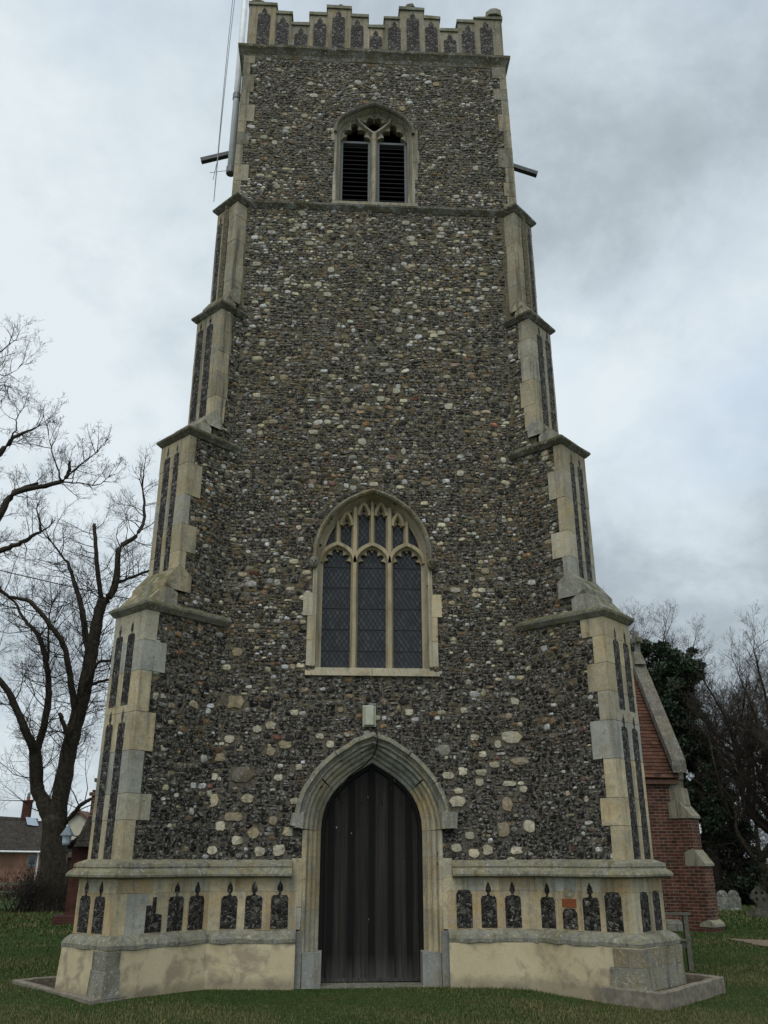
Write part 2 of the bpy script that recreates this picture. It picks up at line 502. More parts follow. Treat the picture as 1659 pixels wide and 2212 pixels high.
class MB:
    def __init__(self):
        self.v, self.f, self.m, self.c, self.uv = [], [], [], [], []

    def vert(self, p, c=(1, 1, 1)):
        self.v.append((p[0], p[1], p[2]))
        self.c.append(c)
        return len(self.v) - 1

    def face(self, idx, m=0, uv=None):
        self.f.append(tuple(idx))
        self.m.append(m)
        self.uv.append(uv)

    def poly(self, pts, m=0, c=(1, 1, 1), uv=None):
        self.face([self.vert(p, c) for p in pts], m, uv)

    def box8(self, p, m=0, c=(1, 1, 1)):
        """p: four bottom corners in order, then the four above them"""
        i = [self.vert(q, c) for q in p]
        for f in ((3, 2, 1, 0), (4, 5, 6, 7), (0, 1, 5, 4), (1, 2, 6, 5), (2, 3, 7, 6), (3, 0, 4, 7)):
            self.face([i[k] for k in f], m)

    def fbox(self, fr, u0, u1, z0, z1, d0, d1, m=0, c=(1, 1, 1), jit=0.0):
        P = [fr.p(u, z, d) for z in (z0, z1) for (u, d) in ((u0, d0), (u1, d0), (u1, d1), (u0, d1))]
        if jit:
            P = [q + Vector([rnd.uniform(-jit, jit) for _ in range(3)]) for q in P]
        self.box8(P, m, c)

    def box(self, x0, x1, y0, y1, z0, z1, m=0, c=(1, 1, 1)):
        self.box8([Vector((x, y, z)) for z in (z0, z1) for (x, y) in ((x0, y0), (x1, y0), (x1, y1), (x0, y1))], m, c)

    def prism(self, fr, loop, d0, d1, m=0, c=(1, 1, 1), holes=(), sides=True, back=False):
        loops = [list(loop)] + [list(h) for h in holes]
        tri = tessellate_polygon([[Vector((a, b_, 0)) for a, b_ in l] for l in loops])
        flat = [q for l in loops for q in l]
        fi = [self.vert(fr.p(a, b_, d1), c) for a, b_ in flat]
        for tr in tri:
            self.face([fi[k] for k in tr], m)
        if sides or back:
            bi = [self.vert(fr.p(a, b_, d0), c) for a, b_ in flat]
            if back:
                for tr in tri:
                    self.face([bi[k] for k in reversed(tr)], m)
            if sides:
                k = 0
                for l in loops:
                    n = len(l)
                    for i in range(n):
                        a, b_ = k + i, k + (i + 1) % n
                        self.face([fi[a], fi[b_], bi[b_], bi[a]], m)
                    k += n

    def sweep(self, fr, path, prof, m=0, c=(1, 1, 1), closed=False, cap=True):
        """carry an open profile of (outward offset, d) along a path in the plane of the frame"""
        n = len(path)
        P = [Vector(q) for q in path]
        rows = []
        for i in range(n):
            a = P[i - 1] if (i > 0 or closed) else None
            q = P[(i + 1) % n] if (i < n - 1 or closed) else None
            d1 = (P[i] - a).normalized() if a is not None else None
            d2 = (q - P[i]).normalized() if q is not None else None
            d1 = d1 or d2
            d2 = d2 or d1
            n1, n2 = Vector((-d1[1], d1[0])), Vector((-d2[1], d2[0]))
            nn = n1 + n2
            nn = nn / max(nn.dot(n1), 0.25) if nn.length > 1e-6 else n1
            rows.append([self.vert(fr.p(P[i][0] + nn[0] * o, P[i][1] + nn[1] * o, d), c) for o, d in prof])
        for i in range(n if closed else n - 1):
            r0, r1 = rows[i], rows[(i + 1) % n]
            for k in range(len(prof) - 1):
                self.face([r0[k], r0[k + 1], r1[k + 1], r1[k]], m)
        if cap and not closed:
            self.face(rows[0][::-1], m)
            self.face(rows[-1], m)

    def plan_sweep(self, path, prof, side, m=0, c=(1, 1, 1), closed=False, cap=True, seg=None, jit=0.0, cfun=None):
        """carry a profile of (offset, z) along a path in plan; side=+1 puts the offset to the right of the way of travel"""
        P = [Vector(q) for q in path]
        if seg:
            Q = []
            for i in range(len(P) - 1):
                k = max(1, int((P[i + 1] - P[i]).length / seg))
                Q += [P[i].lerp(P[i + 1], j / k) for j in range(k)]
            P = Q + [P[-1]]
        n = len(P)
        rows = []
        for i in range(n):
            d1 = (P[i] - P[i - 1]).normalized() if (i > 0 or closed) else None
            d2 = (P[(i + 1) % n] - P[i]).normalized() if (i < n - 1 or closed) else None
            d1 = d1 or d2
            d2 = d2 or d1
            n1, n2 = Vector((d1[1], -d1[0])) * side, Vector((d2[1], -d2[0])) * side
            nn = n1 + n2
            nn = nn / max(nn.dot(n1), 0.3)
            cc = cfun(P[i]) if cfun else c
            j = [rnd.uniform(-jit, jit) for _ in range(2)]
            rows.append([self.vert((P[i][0] + nn[0] * (o + j[0]), P[i][1] + nn[1] * (o + j[0]), z + j[1] * 0.6), cc) for o, z in prof])
        for i in range(n if closed else n - 1):
            r0, r1 = rows[i], rows[(i + 1) % n]
            for k in range(len(prof) - 1):
                self.face([r0[k], r0[k + 1], r1[k + 1], r1[k]], m)
        if cap and not closed:
            self.face(rows[0][::-1], m)
            self.face(rows[-1], m)

    def tube(self, pts, rad, n=6, m=0, c=(1, 1, 1), cap=True):
        pts = [Vector(p) for p in pts]
        rings = []
        for i, p in enumerate(pts):
            d = (pts[min(i + 1, len(pts) - 1)] - pts[max(i - 1, 0)])
            d = d.normalized() if d.length > 1e-9 else Vector((0, 0, 1))
            ref = Vector((0.31, 0.17, 0.93)) if abs(d[2]) < 0.85 else Vector((0.9, 0.35, 0.1))
            a = d.cross(ref).normalized()
            b_ = d.cross(a)
            r = rad[i] if isinstance(rad, (list, tuple)) else rad
            rings.append([self.vert(p + a * (r * math.cos(2 * math.pi * k / n)) + b_ * (r * math.sin(2 * math.pi * k / n)), c) for k in range(n)])
        for i in range(len(pts) - 1):
            for k in range(n):
                self.face([rings[i][k], rings[i][(k + 1) % n], rings[i + 1][(k + 1) % n], rings[i + 1][k]], m)
        if cap:
            self.face(rings[0][::-1], m)
            self.face(rings[-1], m)

    def lathe(self, o, prof, n=12, m=0, c=(1, 1, 1)):
        """prof: list of (radius, height) turned about the upright through o"""
        o = Vector(o)
        rows = [[self.vert(o + Vector((r * math.cos(2 * math.pi * k / n), r * math.sin(2 * math.pi * k / n), z)), c) for k in range(n)] for r, z in prof]
        for i in range(len(rows) - 1):
            for k in range(n):
                self.face([rows[i][k], rows[i][(k + 1) % n], rows[i + 1][(k + 1) % n], rows[i + 1][k]], m)
        self.face(rows[0][::-1], m)
        self.face(rows[-1], m)

    def build(self, name, mats, parent=None, smooth=False, fix=True, uvbox=False):
        me = bpy.data.meshes.new(name)
        me.from_pydata(self.v, [], self.f)
        for mm in ([mats] if isinstance(mats, str) else mats):
            me.materials.append(MATS[mm])
        me.polygons.foreach_set('material_index', self.m)
        ca = me.color_attributes.new('tint', 'FLOAT_COLOR', 'POINT')
        arr = np.ones((len(self.v), 4), dtype=np.float32)
        if self.v:
            arr[:, :3] = np.array(self.c, dtype=np.float32)
        ca.data.foreach_set('color', arr.ravel())
        if fix:
            bm = bmesh.new()
            bm.from_mesh(me)
            bmesh.ops.recalc_face_normals(bm, faces=bm.faces)
            bm.to_mesh(me)
            bm.free()
        if smooth:
            me.polygons.foreach_set('use_smooth', [True] * len(me.polygons))
        if uvbox:
            ul = me.uv_layers.new(name='UVMap')
            for p in me.polygons:
                nrm = p.normal
                if abs(nrm[2]) > 0.98:
                    au, av = Vector((1, 0, 0)), Vector((0, 1, 0))
                else:
                    au = Vector((-nrm[1], nrm[0], 0)).normalized()
                    av = nrm.cross(au).normalized()
                    if av[2] < 0:
                        av = -av
                for li in p.loop_indices:
                    co_ = me.vertices[me.loops[li].vertex_index].co
                    ul.data[li].uv = (co_.dot(au), co_.dot(av))
        me.update()
        o = bpy.data.objects.new(name, me)
        col.objects.link(o)
        if parent is not None:
            o.parent = parent
        return o


def tag(o, label=None, cat=None, group=None, kind=None):
    if label:
        o['label'] = label
    if cat:
        o['category'] = cat
    if group:
        o['group'] = group
    if kind:
        o['kind'] = kind
    return o


def thing(name, label, cat, loc=(0, 0, 0), group=None):
    o = bpy.data.objects.new(name, None)
    o.empty_display_size = 0.2
    col.objects.link(o)
    o.location = loc
    return tag(o, label, cat, group)


def bez(a, b, c, d, n):
    out_ = []
    for i in range(n + 1):
        s_ = i / n
        out_.append(tuple((1 - s_) ** 3 * a[k] + 3 * (1 - s_) ** 2 * s_ * b[k] + 3 * (1 - s_) * s_ ** 2 * c[k] + s_ ** 3 * d[k] for k in (0, 1)))
    return out_


def arch(xc, half, zs, apex, slope, n=12, k1=0.55, k2=0.45):
    """pointed arch from the left springing over the apex to the right springing"""
    rise = apex - zs
    rt = bez((half, 0), (half, k1 * rise), (k2 * half, rise - k2 * half * math.tan(slope)), (0, rise), n)
    L = [(xc - x, zs + z) for x, z in rt]
    Rr = [(xc + x, zs + z) for x, z in reversed(rt)]
    return L + Rr[1:]


def resample(path, n):
    P = [Vector(q) for q in path]
    ln = [0.0]
    for a, b_ in zip(P, P[1:]):
        ln.append(ln[-1] + (b_ - a).length)
    res = []
    k = 0
    for i in range(n):
        s_ = ln[-1] * i / (n - 1)
        while k < len(P) - 2 and ln[k + 1] < s_:
            k += 1
        f_ = (s_ - ln[k]) / max(ln[k + 1] - ln[k], 1e-9)
        res.append(P[k].lerp(P[k + 1], f_))
    return res


def cusp_strip(mb, fr, path, ncusp, a, base, d0, d1, m=0, c=(1, 1, 1), n=57, ends=0.0):
    """foils hung inside an arch: the strip between the arch and its cusped inner line"""
    P = resample(path, n)
    out_i, in_i, out_b, in_b = [], [], [], []
    for i, p in enumerate(P):
        t_ = (P[min(i + 1, n - 1)] - P[max(i - 1, 0)]).normalized()
        nr = Vector((t_[1], -t_[0]))                     # to the right of travel: inside
        ph = ncusp * i / (n - 1) + ends
        o_ = base + a * (1 - abs(math.cos(math.pi * ph)))
        q = p + nr * o_
        out_i.append(mb.vert(fr.p(p[0], p[1], d1), c))
        in_i.append(mb.vert(fr.p(q[0], q[1], d1), c))
        out_b.append(mb.vert(fr.p(p[0], p[1], d0), c))
        in_b.append(mb.vert(fr.p(q[0], q[1], d0), c))
    for i in range(n - 1):
        mb.face([out_i[i], out_i[i + 1], in_i[i + 1], in_i[i]], m)
        mb.face([in_i[i], in_i[i + 1], in_b[i + 1], in_b[i]], m)
        mb.face([in_b[i], in_b[i + 1], out_b[i + 1], out_b[i]], m)


# colours of ashlar blocks and flints ------------------------------------------------
def ashlar_tint(z=2.0):
    k = min(max((z - 4.0) / 11.0, 0), 1)
    pick = rnd.random()
    if pick < 0.55:
        a = (0.53, 0.44, 0.275)
    elif pick < 0.8:
        a = (0.50, 0.45, 0.33)
    else:
        a = (0.42, 0.41, 0.35)
    bq = (0.285, 0.25, 0.17) if pick < .75 else (0.36, 0.295, 0.18)
    v = rnd.uniform(0.82, 1.1) - .16 * k * (rnd.random() < .4)
    return tuple((a[i] * (1 - k) + bq[i] * k) * v for i in range(3))


def flint_colours(g, n, z, dark, us=None):
    """base colour and cortex colour for n stones at heights z; dark=1 for knapped panels"""
    u = g.random(n)
    out_ = np.zeros((n, 3))
    cort = np.zeros((n, 3))
    zc = np.clip(z, 0, 18)
    # weights: black, grey, brown, orange, cream, red, white
    tabs = np.array([[0.0, 84, 9, 1.5, 0.4, 1.6, 0.3, 3.2], [3.6, 78, 11, 3.5, 1.6, 2.2, 0.6, 3.5], [5.2, 60, 15, 10, 5, 6, .8, 5.5],
                     [9.0, 48, 20, 14, 5, 8, .8, 6], [11.5, 44, 24, 11, 3, 9, 0.5, 9], [14.0, 40, 32, 12, 2.0, 6, 0.3, 9],
                     [18.0, 40, 36, 12, 1.5, 4, 0.2, 7]])
    W = np.stack([np.interp(zc, tabs[:, 0], tabs[:, k]) for k in range(1, 8)], 1)
    if us is not None:
        f_ = .85 * np.exp(.55 * np.sin(5.1 * z + 1.7 * np.sin(1.1 * us + .4 * z)) + .55 * np.sin(1.9 * us + 2.2 * np.sin(.9 * z)))
        W[:, 4] *= f_
        W[:, 6] *= f_
        h_ = np.exp(.8 * np.sin(2.3 * us + 1.3 * np.sin(1.7 * z)) * np.sin(1.4 * z + .5))
        W[:, 2] *= h_
        W[:, 3] *= h_
    if dark:
        W[:] = np.array([88, 9, 0.5, 0, 0, 0, 2.5])
    W = np.cumsum(W / W.sum(1, keepdims=True), 1)
    kind = (u[:, None] > W).sum(1)
    pal = np.array([[0.011, 0.0095, 0.0085], [0.080, 0.067, 0.045], [0.110, 0.073, 0.034], [0.165, 0.093, 0.038], [0.44, 0.365, 0.235],
                    [0.12, 0.045, 0.03], [0.44, 0.42, 0.37]])
    out_ = pal[np.clip(kind, 0, 6)] * np.exp(g.normal(0, .34, (n, 1))) * g.uniform(0.94, 1.06, (n, 3))
    hue = np.interp(zc, [0, 6, 18], [0, 0.4, 1.0])[:, None]
    olive = np.array([0.060, 0.050, 0.029])
    if not dark:
        out_ = out_ * (1 - 0.28 * hue) + olive * 0.28 * hue
    pale = g.random(n)
    cort = np.where((pale < 0.30)[:, None], g.uniform(0.12, 0.28, (n, 1)) * np.array([[1, 0.98, 0.92]]), out_ * 1.25)
    return out_, cort


def add_flints(mb, fr, u0, u1, z0, z1, course, keep, seed, mat=1, proud=0.022, dark=False, wide=(0.85, 1.9), square=0.35, d0=0.0, big=()):
    """lay irregular stones in rough courses over part of a wall face, each a low dome with its own outline"""
    g = np.random.default_rng(seed)
    us, zs, aa, bb = [], [], [], []
    z = z0
    ph = g.uniform(0, 6.28, 4)

    def wave(q):
        return 0.0 if dark else 0.030 * math.sin(q * 1.9 + ph[0] + z * .8) + 0.018 * math.sin(q * 5.3 + ph[1] - z * 2.1) + 0.010 * math.sin(q * 11 + ph[2] + z * 3)
    while z < z1:
        k = course(z) if callable(course) else course
        h = k * (g.uniform(0.75, 1.25) if dark else g.choice([.62, .8, 1.0, 1.2, 1.42], p=[.2, .25, .27, .18, .10]))
        u = u0 - g.uniform(0, 0.1)
        while u < u1:
            w_ = h * g.uniform(*wide) * (1.0 if dark else 1.0 + .16 * min(max((z - 6) / 5, 0), 1))
            if not dark and h > .8 * k and g.random() < .24:          # two small stones one above the other
                f_ = g.uniform(.38, .62)
                for (lo, hi) in ((0, f_), (f_, 1)):
                    us.append(u + w_ / 2 + g.normal(0, .006))
                    zs.append(z + h * (lo + hi) / 2 + wave(u))
                    aa.append(w_ * 0.5 * g.uniform(0.7, 0.98))
                    bb.append(h * (hi - lo) * 0.5 * g.uniform(0.82, 1.0))
            else:
                us.append(u + w_ / 2)
                zs.append(z + h / 2 + g.normal(0, (.04 if dark else .10) * h) + wave(u))
                aa.append(w_ * 0.5 * g.uniform(0.93, 1.10))
                bb.append(h * 0.5 * g.uniform(0.88, 1.22))
            u += w_
        z += h
    us, zs, aa, bb = map(np.array, (us, zs, aa, bb))
    ok = np.array([bool(keep(a, b_)) for a, b_ in zip(us, zs)])
    for (bu, bz, bw, bh) in big:
        ok &= ~((np.abs(us - bu) < bw * 0.5 + aa * 0.45) & (np.abs(zs - bz) < bh * 0.5 + bb * 0.45))
    us, zs, aa, bb = us[ok], zs[ok], aa[ok], bb[ok]
    n = len(us)
    if n == 0:
        return
    cb, cc = flint_colours(g, n, zs + fr.o[2], dark, us)
    K = 9
    th = np.linspace(0, 2 * np.pi, K, endpoint=False)[None, :] + g.uniform(-0.2, 0.2, (n, K))
    ex = 1 - square
    cx_, sx_ = np.cos(th), np.sin(th)
    ox = np.sign(cx_) * np.abs(cx_) ** ex * aa[:, None] * g.uniform(0.84, 1.08, (n, K))
    oz = np.sign(sx_) * np.abs(sx_) ** ex * bb[:, None] * g.uniform(0.84, 1.08, (n, K))
    rot = g.normal(0, 0.12, n)[:, None]
    ox, oz = ox * np.cos(rot) - oz * np.sin(rot), ox * np.sin(rot) + oz * np.cos(rot)
    hgt = (proud * g.uniform(0.55, 1.25, n))[:, None]
    tx, tz = g.normal(0, 0.16, n)[:, None], g.normal(0, 0.16, n)[:, None]
    rings = []
    for sc_, hh in ((1.0, -0.006), (0.80, 0.72), (0.42, 1.0)):
        x = ox * sc_
        zq = oz * sc_
        d = np.full_like(x, -0.004) if hh < 0 else hgt * hh + (tx * x + tz * zq) * 0.9
        rings.append((us[:, None] + x, zs[:, None] + zq, d0 + np.maximum(d, -0.006)))
    O = np.array(fr.o)
    U = np.array(fr.u)
    N = np.array(fr.n)
    V = np.stack([O[None, None, :] + r[0][..., None] * U + r[2][..., None] * N + np.array([0, 0, 1.0]) * r[1][..., None] for r in rings], 1)
    C = np.stack([np.repeat(q[:, None, :], K, 1) for q in (cc, cb, cb)], 1)
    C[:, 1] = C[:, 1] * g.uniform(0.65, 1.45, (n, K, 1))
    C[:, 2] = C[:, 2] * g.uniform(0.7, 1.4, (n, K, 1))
    pale_facet = g.random(n)[:, None, None] * .40  # share of grey-white fracture facets in each stone's own colour
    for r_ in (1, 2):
        hit = (g.random((n, K, 1)) < pale_facet)
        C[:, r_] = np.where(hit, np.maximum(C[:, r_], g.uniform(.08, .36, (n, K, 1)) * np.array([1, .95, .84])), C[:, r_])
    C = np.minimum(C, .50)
    base = len(mb.v)
    mb.v.extend(map(tuple, V.reshape(-1, 3)))
    mb.c.extend(map(tuple, C.reshape(-1, 3)))
    for i in range(n):
        s_ = base + i * 3 * K
        for r_ in range(2):
            for k in range(K):
                k2 = (k + 1) % K
                mb.f.append((s_ + r_ * K + k, s_ + r_ * K + k2, s_ + (r_ + 1) * K + k2, s_ + (r_ + 1) * K + k))
        mb.f.append(tuple(s_ + 2 * K + k for k in range(K)))
        mb.m.extend([mat] * (2 * K + 1))
        mb.uv.extend([None] * (2 * K + 1))


def pale_block(mb, fr, u, z, w_, h, colr, seed, mat=2, d=0.024):
    """one limestone lump set among the flints"""
    g = random.Random(seed)
    K = 12
    pts = []
    e0 = g.uniform(.42, .95)
    for k in range(K):
        a = 2 * math.pi * k / K
        ca, sa = math.cos(a), math.sin(a)
        e_ = e0
        pts.append((u + math.copysign(abs(ca) ** e_, ca) * w_ / 2 * g.uniform(0.78, 1.12), z + math.copysign(abs(sa) ** e_, sa) * h / 2 * g.uniform(0.78, 1.12)))
    r0 = [mb.vert(fr.p(a, b_, -0.005), colr) for a, b_ in pts]
    r1 = [mb.vert(fr.p(u + (a - u) * 0.9, z + (b_ - z) * 0.9, d * g.uniform(0.6, 1.15)), colr) for a, b_ in pts]
    ce = mb.vert(fr.p(u, z, d * 1.1), colr)
    for k in range(K):
        k2 = (k + 1) % K
        mb.face([r0[k], r0[k2], r1[k2], r1[k]], mat)
        mb.face([r1[k], r1[k2], ce], mat)

# ------------------------------------------------------------------ ground
def gz(x, y):
    k = min(max((x - 1.6) / 1.6, 0), 1)
    k = k * k * (3 - 2 * k)
    far = min(max((math.hypot(x, y) - 7.0) / 5.0, 0), 1)
    return -0.10 * k * (1 - far) + 0.012 * math.sin(x * 1.3 + y * 0.7) + 0.01 * math.sin(y * 1.9 - x * 0.6)


mb = MB()
xs = sorted(set([-600, -300, -150, -80, -50, -35] + [round(-26 + 0.5 * i, 2) for i in range(105)] + [35, 50, 80, 150, 300, 600]))
ys = sorted(set([-60, -35, -25] + [round(-18 + 0.5 * i, 2) for i in range(97)] + [38, 50, 80, 150, 300, 700]))
ids = {}
for x in xs:
    for y in ys:
        ids[(x, y)] = mb.vert((x, y, gz(x, y) if (-26 <= x <= 26 and -18 <= y <= 30) else 0.0))
for a, b_ in zip(xs, xs[1:]):
    for c_, d_ in zip(ys, ys[1:]):
        mb.face([ids[(a, c_)], ids[(b_, c_)], ids[(b_, d_)], ids[(a, d_)]])
tag(mb.build('ground', 'turf', fix=False, smooth=True), kind='structure')

# gravel path coming in from the right towards the porch
mb = MB()
edge_n = [(8.25, 7.75), (8.9, 7.15), (9.8, 6.4), (12, 4.6), (15, 2.4), (20, -1.0)]
edge_s = [(8.2, 7.55), (8.22, 6.2), (8.5, 5.0), (9.6, 3.0), (12, .4), (16, -3.4)]
en = resample(edge_n, 40)
es = resample(edge_s, 40)
g = random.Random(3)
a0 = [mb.vert((p[0] + g.uniform(-.06, .06), p[1] + g.uniform(-.06, .06), gz(p[0], p[1]) + 0.022)) for p in en]
b0 = [mb.vert((p[0] + g.uniform(-.08, .08), p[1] + g.uniform(-.08, .08), gz(p[0], p[1]) + 0.022)) for p in es]
for i in range(39):
    mb.face([a0[i], b0[i], b0[i + 1], a0[i + 1]])
tag(mb.build('path', 'gravel'), kind='structure')


def in_path(x, y):
    if x < 8.22:
        return False
    yn = np.interp(x, [p[0] for p in edge_n], [p[1] for p in edge_n])
    ysx = np.interp(x, [p[0] for p in edge_s], [p[1] for p in edge_s])
    return ysx < y < yn


# ------------------------------------------------------------------ church tower
S = 2 ** -0.5
XL, XR = -2.896, 2.937
HT = 2.77                                   # half width of the belfry stage
TD = 5.7                                    # depth of the tower
ZB = {1: 1.61, 2: 5.064, 3: 8.09, 4: 10.78, 5: 13.345}     # underside of each set-off string
BL = {1: 1.0413, 2: 0.5738, 3: 0.1286, 4: -0.0615}
BW = {1: 0.8161, 2: 0.7733, 3: 0.731, 4: 0.6032}
ZC = 17.24
FRONT = Frame((0, 0, 0), (1, 0, 0), (0, -1, 0))

tower = thing('church_tower', 'tall flint church tower with stepped diagonal buttresses, battlements and a dark arched west door', 'church tower')

# openings in the west wall
DX, DH, DZS, DZA = 0.0, 0.755, 2.02, 3.0
WX, WH, WZS, WZA, WZB = -0.016, 0.81, 6.20, 7.25, 4.41
BX, BH, BZS, BZA, BZB = -0.03, 0.68, 15.30, 15.93, 13.52
door_arch = arch(DX, DH, DZS, DZA, R(31), 12, 0.60, 0.42)
west_arch = arch(WX, WH, WZS, WZA, R(16), 14, 0.58, 0.5)
bel_arch = arch(BX, BH, BZS, BZA, R(27), 10, 0.5, 0.5)


def grow(path, o):
    P = [Vector(q) for q in path]
    res = []
    for i, p in enumerate(P):
        d = (P[min(i + 1, len(P) - 1)] - P[max(i - 1, 0)]).normalized()
        res.append((p[0] - d[1] * o, p[1] + d[0] * o))
    return res


def inside(path, zb, x, z):
    if z < zb:
        return False
    zs_ = path[0][1]
    if z <= zs_:
        return path[0][0] < x < path[-1][0]
    n = len(path)
    c_ = False
    j = n - 1
    for i in range(n):
        xi, zi = path[i]
        xj, zj = path[j]
        if (zi > z) != (zj > z) and x < (xj - xi) * (z - zi) / (zj - zi) + xi:
            c_ = not c_
        j = i
    return c_


# --- the walls: mortar bed in front, rubble on the other faces, stones laid over the front
mb = MB()
zs_top = ZC + 0.3
dho = grow(door_arch, .2)
outline = [(XL, 0), (dho[0][0], 0)] + dho + [(dho[-1][0], 0), (XR, 0), (XR, ZB[5] + 0.05), (HT, ZB[5] + 0.05),
           (HT - 0.05, zs_top), (-HT, zs_top), (-HT - 0.02, ZB[5] + 0.05), (XL, ZB[5] + 0.05)]
west_hole = [(WX - WH - .09, WZB - .05)] + grow(west_arch, .09) + [(WX + WH + .09, WZB - .05)]
bel_hole = [(BX - BH - .07, BZB - .05)] + grow(bel_arch, .07) + [(BX + BH + .07, BZB - .05)]
mb.prism(FRONT, outline, -0.3, 0.0, 0, holes=[west_hole, bel_hole], sides=False)
for sx, xa, xb in ((-1, XL, -HT), (1, XR, HT)):
    mb.poly([(xa, 0, 0), (xa, TD, 0), (xa, TD, ZB[5] + .05), (xa, 0, ZB[5] + .05)], 3)
    mb.poly([(xa, 0, ZB[5] + .05), (xa, TD, ZB[5] + .05), (xb, TD, ZB[5] + .05), (xb, 0, ZB[5] + .05)], 2, (0.3, 0.27, 0.2))
    mb.poly([(xb, 0, ZB[5] + .05), (xb, TD, ZB[5] + .05), (xb - sx * 0.03, TD, zs_top), (xb - sx * 0.03, 0, zs_top)], 3)
mb.poly([(XL, TD, 0), (XR, TD, 0), (XR, TD, ZB[5] + .05), (XL, TD, ZB[5] + .05)], 3)
mb.poly([(-HT, TD, ZB[5] + .05), (HT, TD, ZB[5] + .05), (HT, TD, zs_top), (-HT, TD, zs_top)], 3)
mb.poly([(-HT, 0.01, zs_top - .02), (HT, 0.01, zs_top - .02), (HT, TD, zs_top - .02), (-HT, TD, zs_top - .02)], 2, (0.1, 0.1, 0.1))

door_big = grow([(DX - DH, -0.1)] + door_arch + [(DX + DH, -0.1)], 0.22)
west_big = grow(west_arch, 0.11)
bel_big = grow(bel_arch, 0.10)


def keep_front(x, z):
    if z < 1.5:
        return False
    if abs(x) > (2.42 if z < 13.3 else 2.66):
        return False
    if z < 3.4 and inside([(-0.98, 0), (-0.98, DZS)] + door_big[1:-1] + [(0.98, DZS), (0.98, 0)], 0, x, z):
        return False
    if inside(west_big, 4.30, x, z) and z > 6.15:
        return False
    if 4.28 < z <= 6.15 and abs(x - WX) < 0.97:
        return False
    if z > 15.25 and inside(bel_big, 13, x, z):
        return False
    if 13.42 < z <= 15.3 and abs(x - BX) < 0.79:
        return False
    if 17.2 < z or 13.33 < z < 13.44:
        return False
    return True


# pale limestone lumps measured on the photograph (x, z, width, height), and a scatter of smaller ones
bigs = [(-2.62, 4.78, .19, .19), (-2.12, 4.62, .17, .15), (-2.1, 3.85, .26, .21), (-1.93, 2.78, .34, .26), (-1.32, 3.22, .21, .12), (-2.27, 3.03, .17, .12),
        (-1.53, 3.12, .15, .13), (2.12, 3.36, .34, .2), (1.08, 3.17, .22, .17), (2.22, 3.0, .27, .12), (1.83, 2.95, .18, .10), (1.66, 3.1, .13, .1), (1.26, 2.42, .26, .17),
        (2.0, 2.38, .17, .22), (2.3, 2.08, .18, .18), (1.92, 2.03, .19, .22), (2.5, 2.22, .2, .17), (1.9, 3.25, .13, .12), (2.05, 2.68, .22, .09),
        (-2.35, 2.43, .2, .2), (-2.02, 2.2, .27, .13), (-1.45, 2.15, .14, .14), (-1.15, 2.42, .14, .1), (-1.35, 1.75, .2, .16), (-1.83, 2.45, .2, .13),
        (-2.3, 1.75, .16, .13), (-1.62, 1.73, .15, .15), (-1.95, 1.88, .16, .14), (-2.2, 2.07, .15, .14), (-1.72, 1.98, .18, .15), (-1.22, 2.0, .17, .14),
        (1.42, 1.95, .16, .12), (1.68, 1.75, .16, .14), (2.1, 1.75, .18, .12), (1.35, 2.85, .15, .12), (2.45, 1.83, .14, .14), (1.22, 1.78, .16, .12),
        (-1.4, 2.75, .14, .1), (-2.35, 2.75, .13, .12), (1.55, 3.35, .13, .11), (-1.1, 2.9, .12, .1), (-.8, 3.35, .13, .1), (.55, 3.72, .14, .11), (-1.75, 3.45, .14, .11),
        (1.4, 3.75, .12, .1), (-.5, 3.75, .11, .09), (-1.2, 3.7, .13, .1), (2.2, 3.9, .15, .12), (-2.15, 3.3, .16, .13), (2.25, 2.6, .14, .11), (1.6, 2.7, .13, .12)]
g = random.Random(11)
small = []
for _ in range(900):
    x, z = g.uniform(-2.4, 2.4), g.uniform(1.7, 17.0)
    pr = np.interp(z, [1.7, 3.2, 5, 8, 10.5, 13.2, 13.3, 17], [.42, .16, .10, .13, .36, .42, .20, .14])
    if g.random() > pr * 0.75 or not keep_front(x, z) or not keep_front(x + .12, z) or not keep_front(x - .12, z) or not keep_front(x, z - .1):
        continue
    w_, h_ = g.uniform(.10, .19), g.uniform(.075, .135)
    if any(abs(x - q[0]) < (w_ + q[2]) * .55 and abs(z - q[1]) < (h_ + q[3]) * .55 for q in bigs + small):
        continue
    small.append((x, z, w_, h_))
allbig = [q for q in bigs if keep_front(q[0], q[1])] + small
add_flints(mb, FRONT, -2.85, 2.85, 1.5, 17.3, lambda z: np.interp(z, [1.5, 4, 9, 12, 17], [.072, .070, .074, .072, .064]), keep_front, 21, big=allbig,
           proud=0.017)
for i, (x, z, w_, h_) in enumerate(allbig):
    v = rnd.uniform(.8, 1.1)
    kk = min(max((z - 3) / 9, 0), 1)
    cc = (0.56 - .14 * kk, 0.50 - .11 * kk, 0.365 - .06 * kk)
    if i in (2, 7):
        cc = (0.15, 0.12, 0.085) if i == 2 else (0.23, 0.22, 0.18)
    elif i in (8, 12):
        cc = (0.40, 0.31, 0.19)
    elif rnd.random() < .22:
        cc = (0.33, 0.26, 0.155)
    pale_block(mb, FRONT, x, z, w_, h_, tuple(q * v for q in cc), i)
mb.build('wall', ['flint_mortar', 'flint', 'limestone', 'flint_rubble'], tower, fix=False)

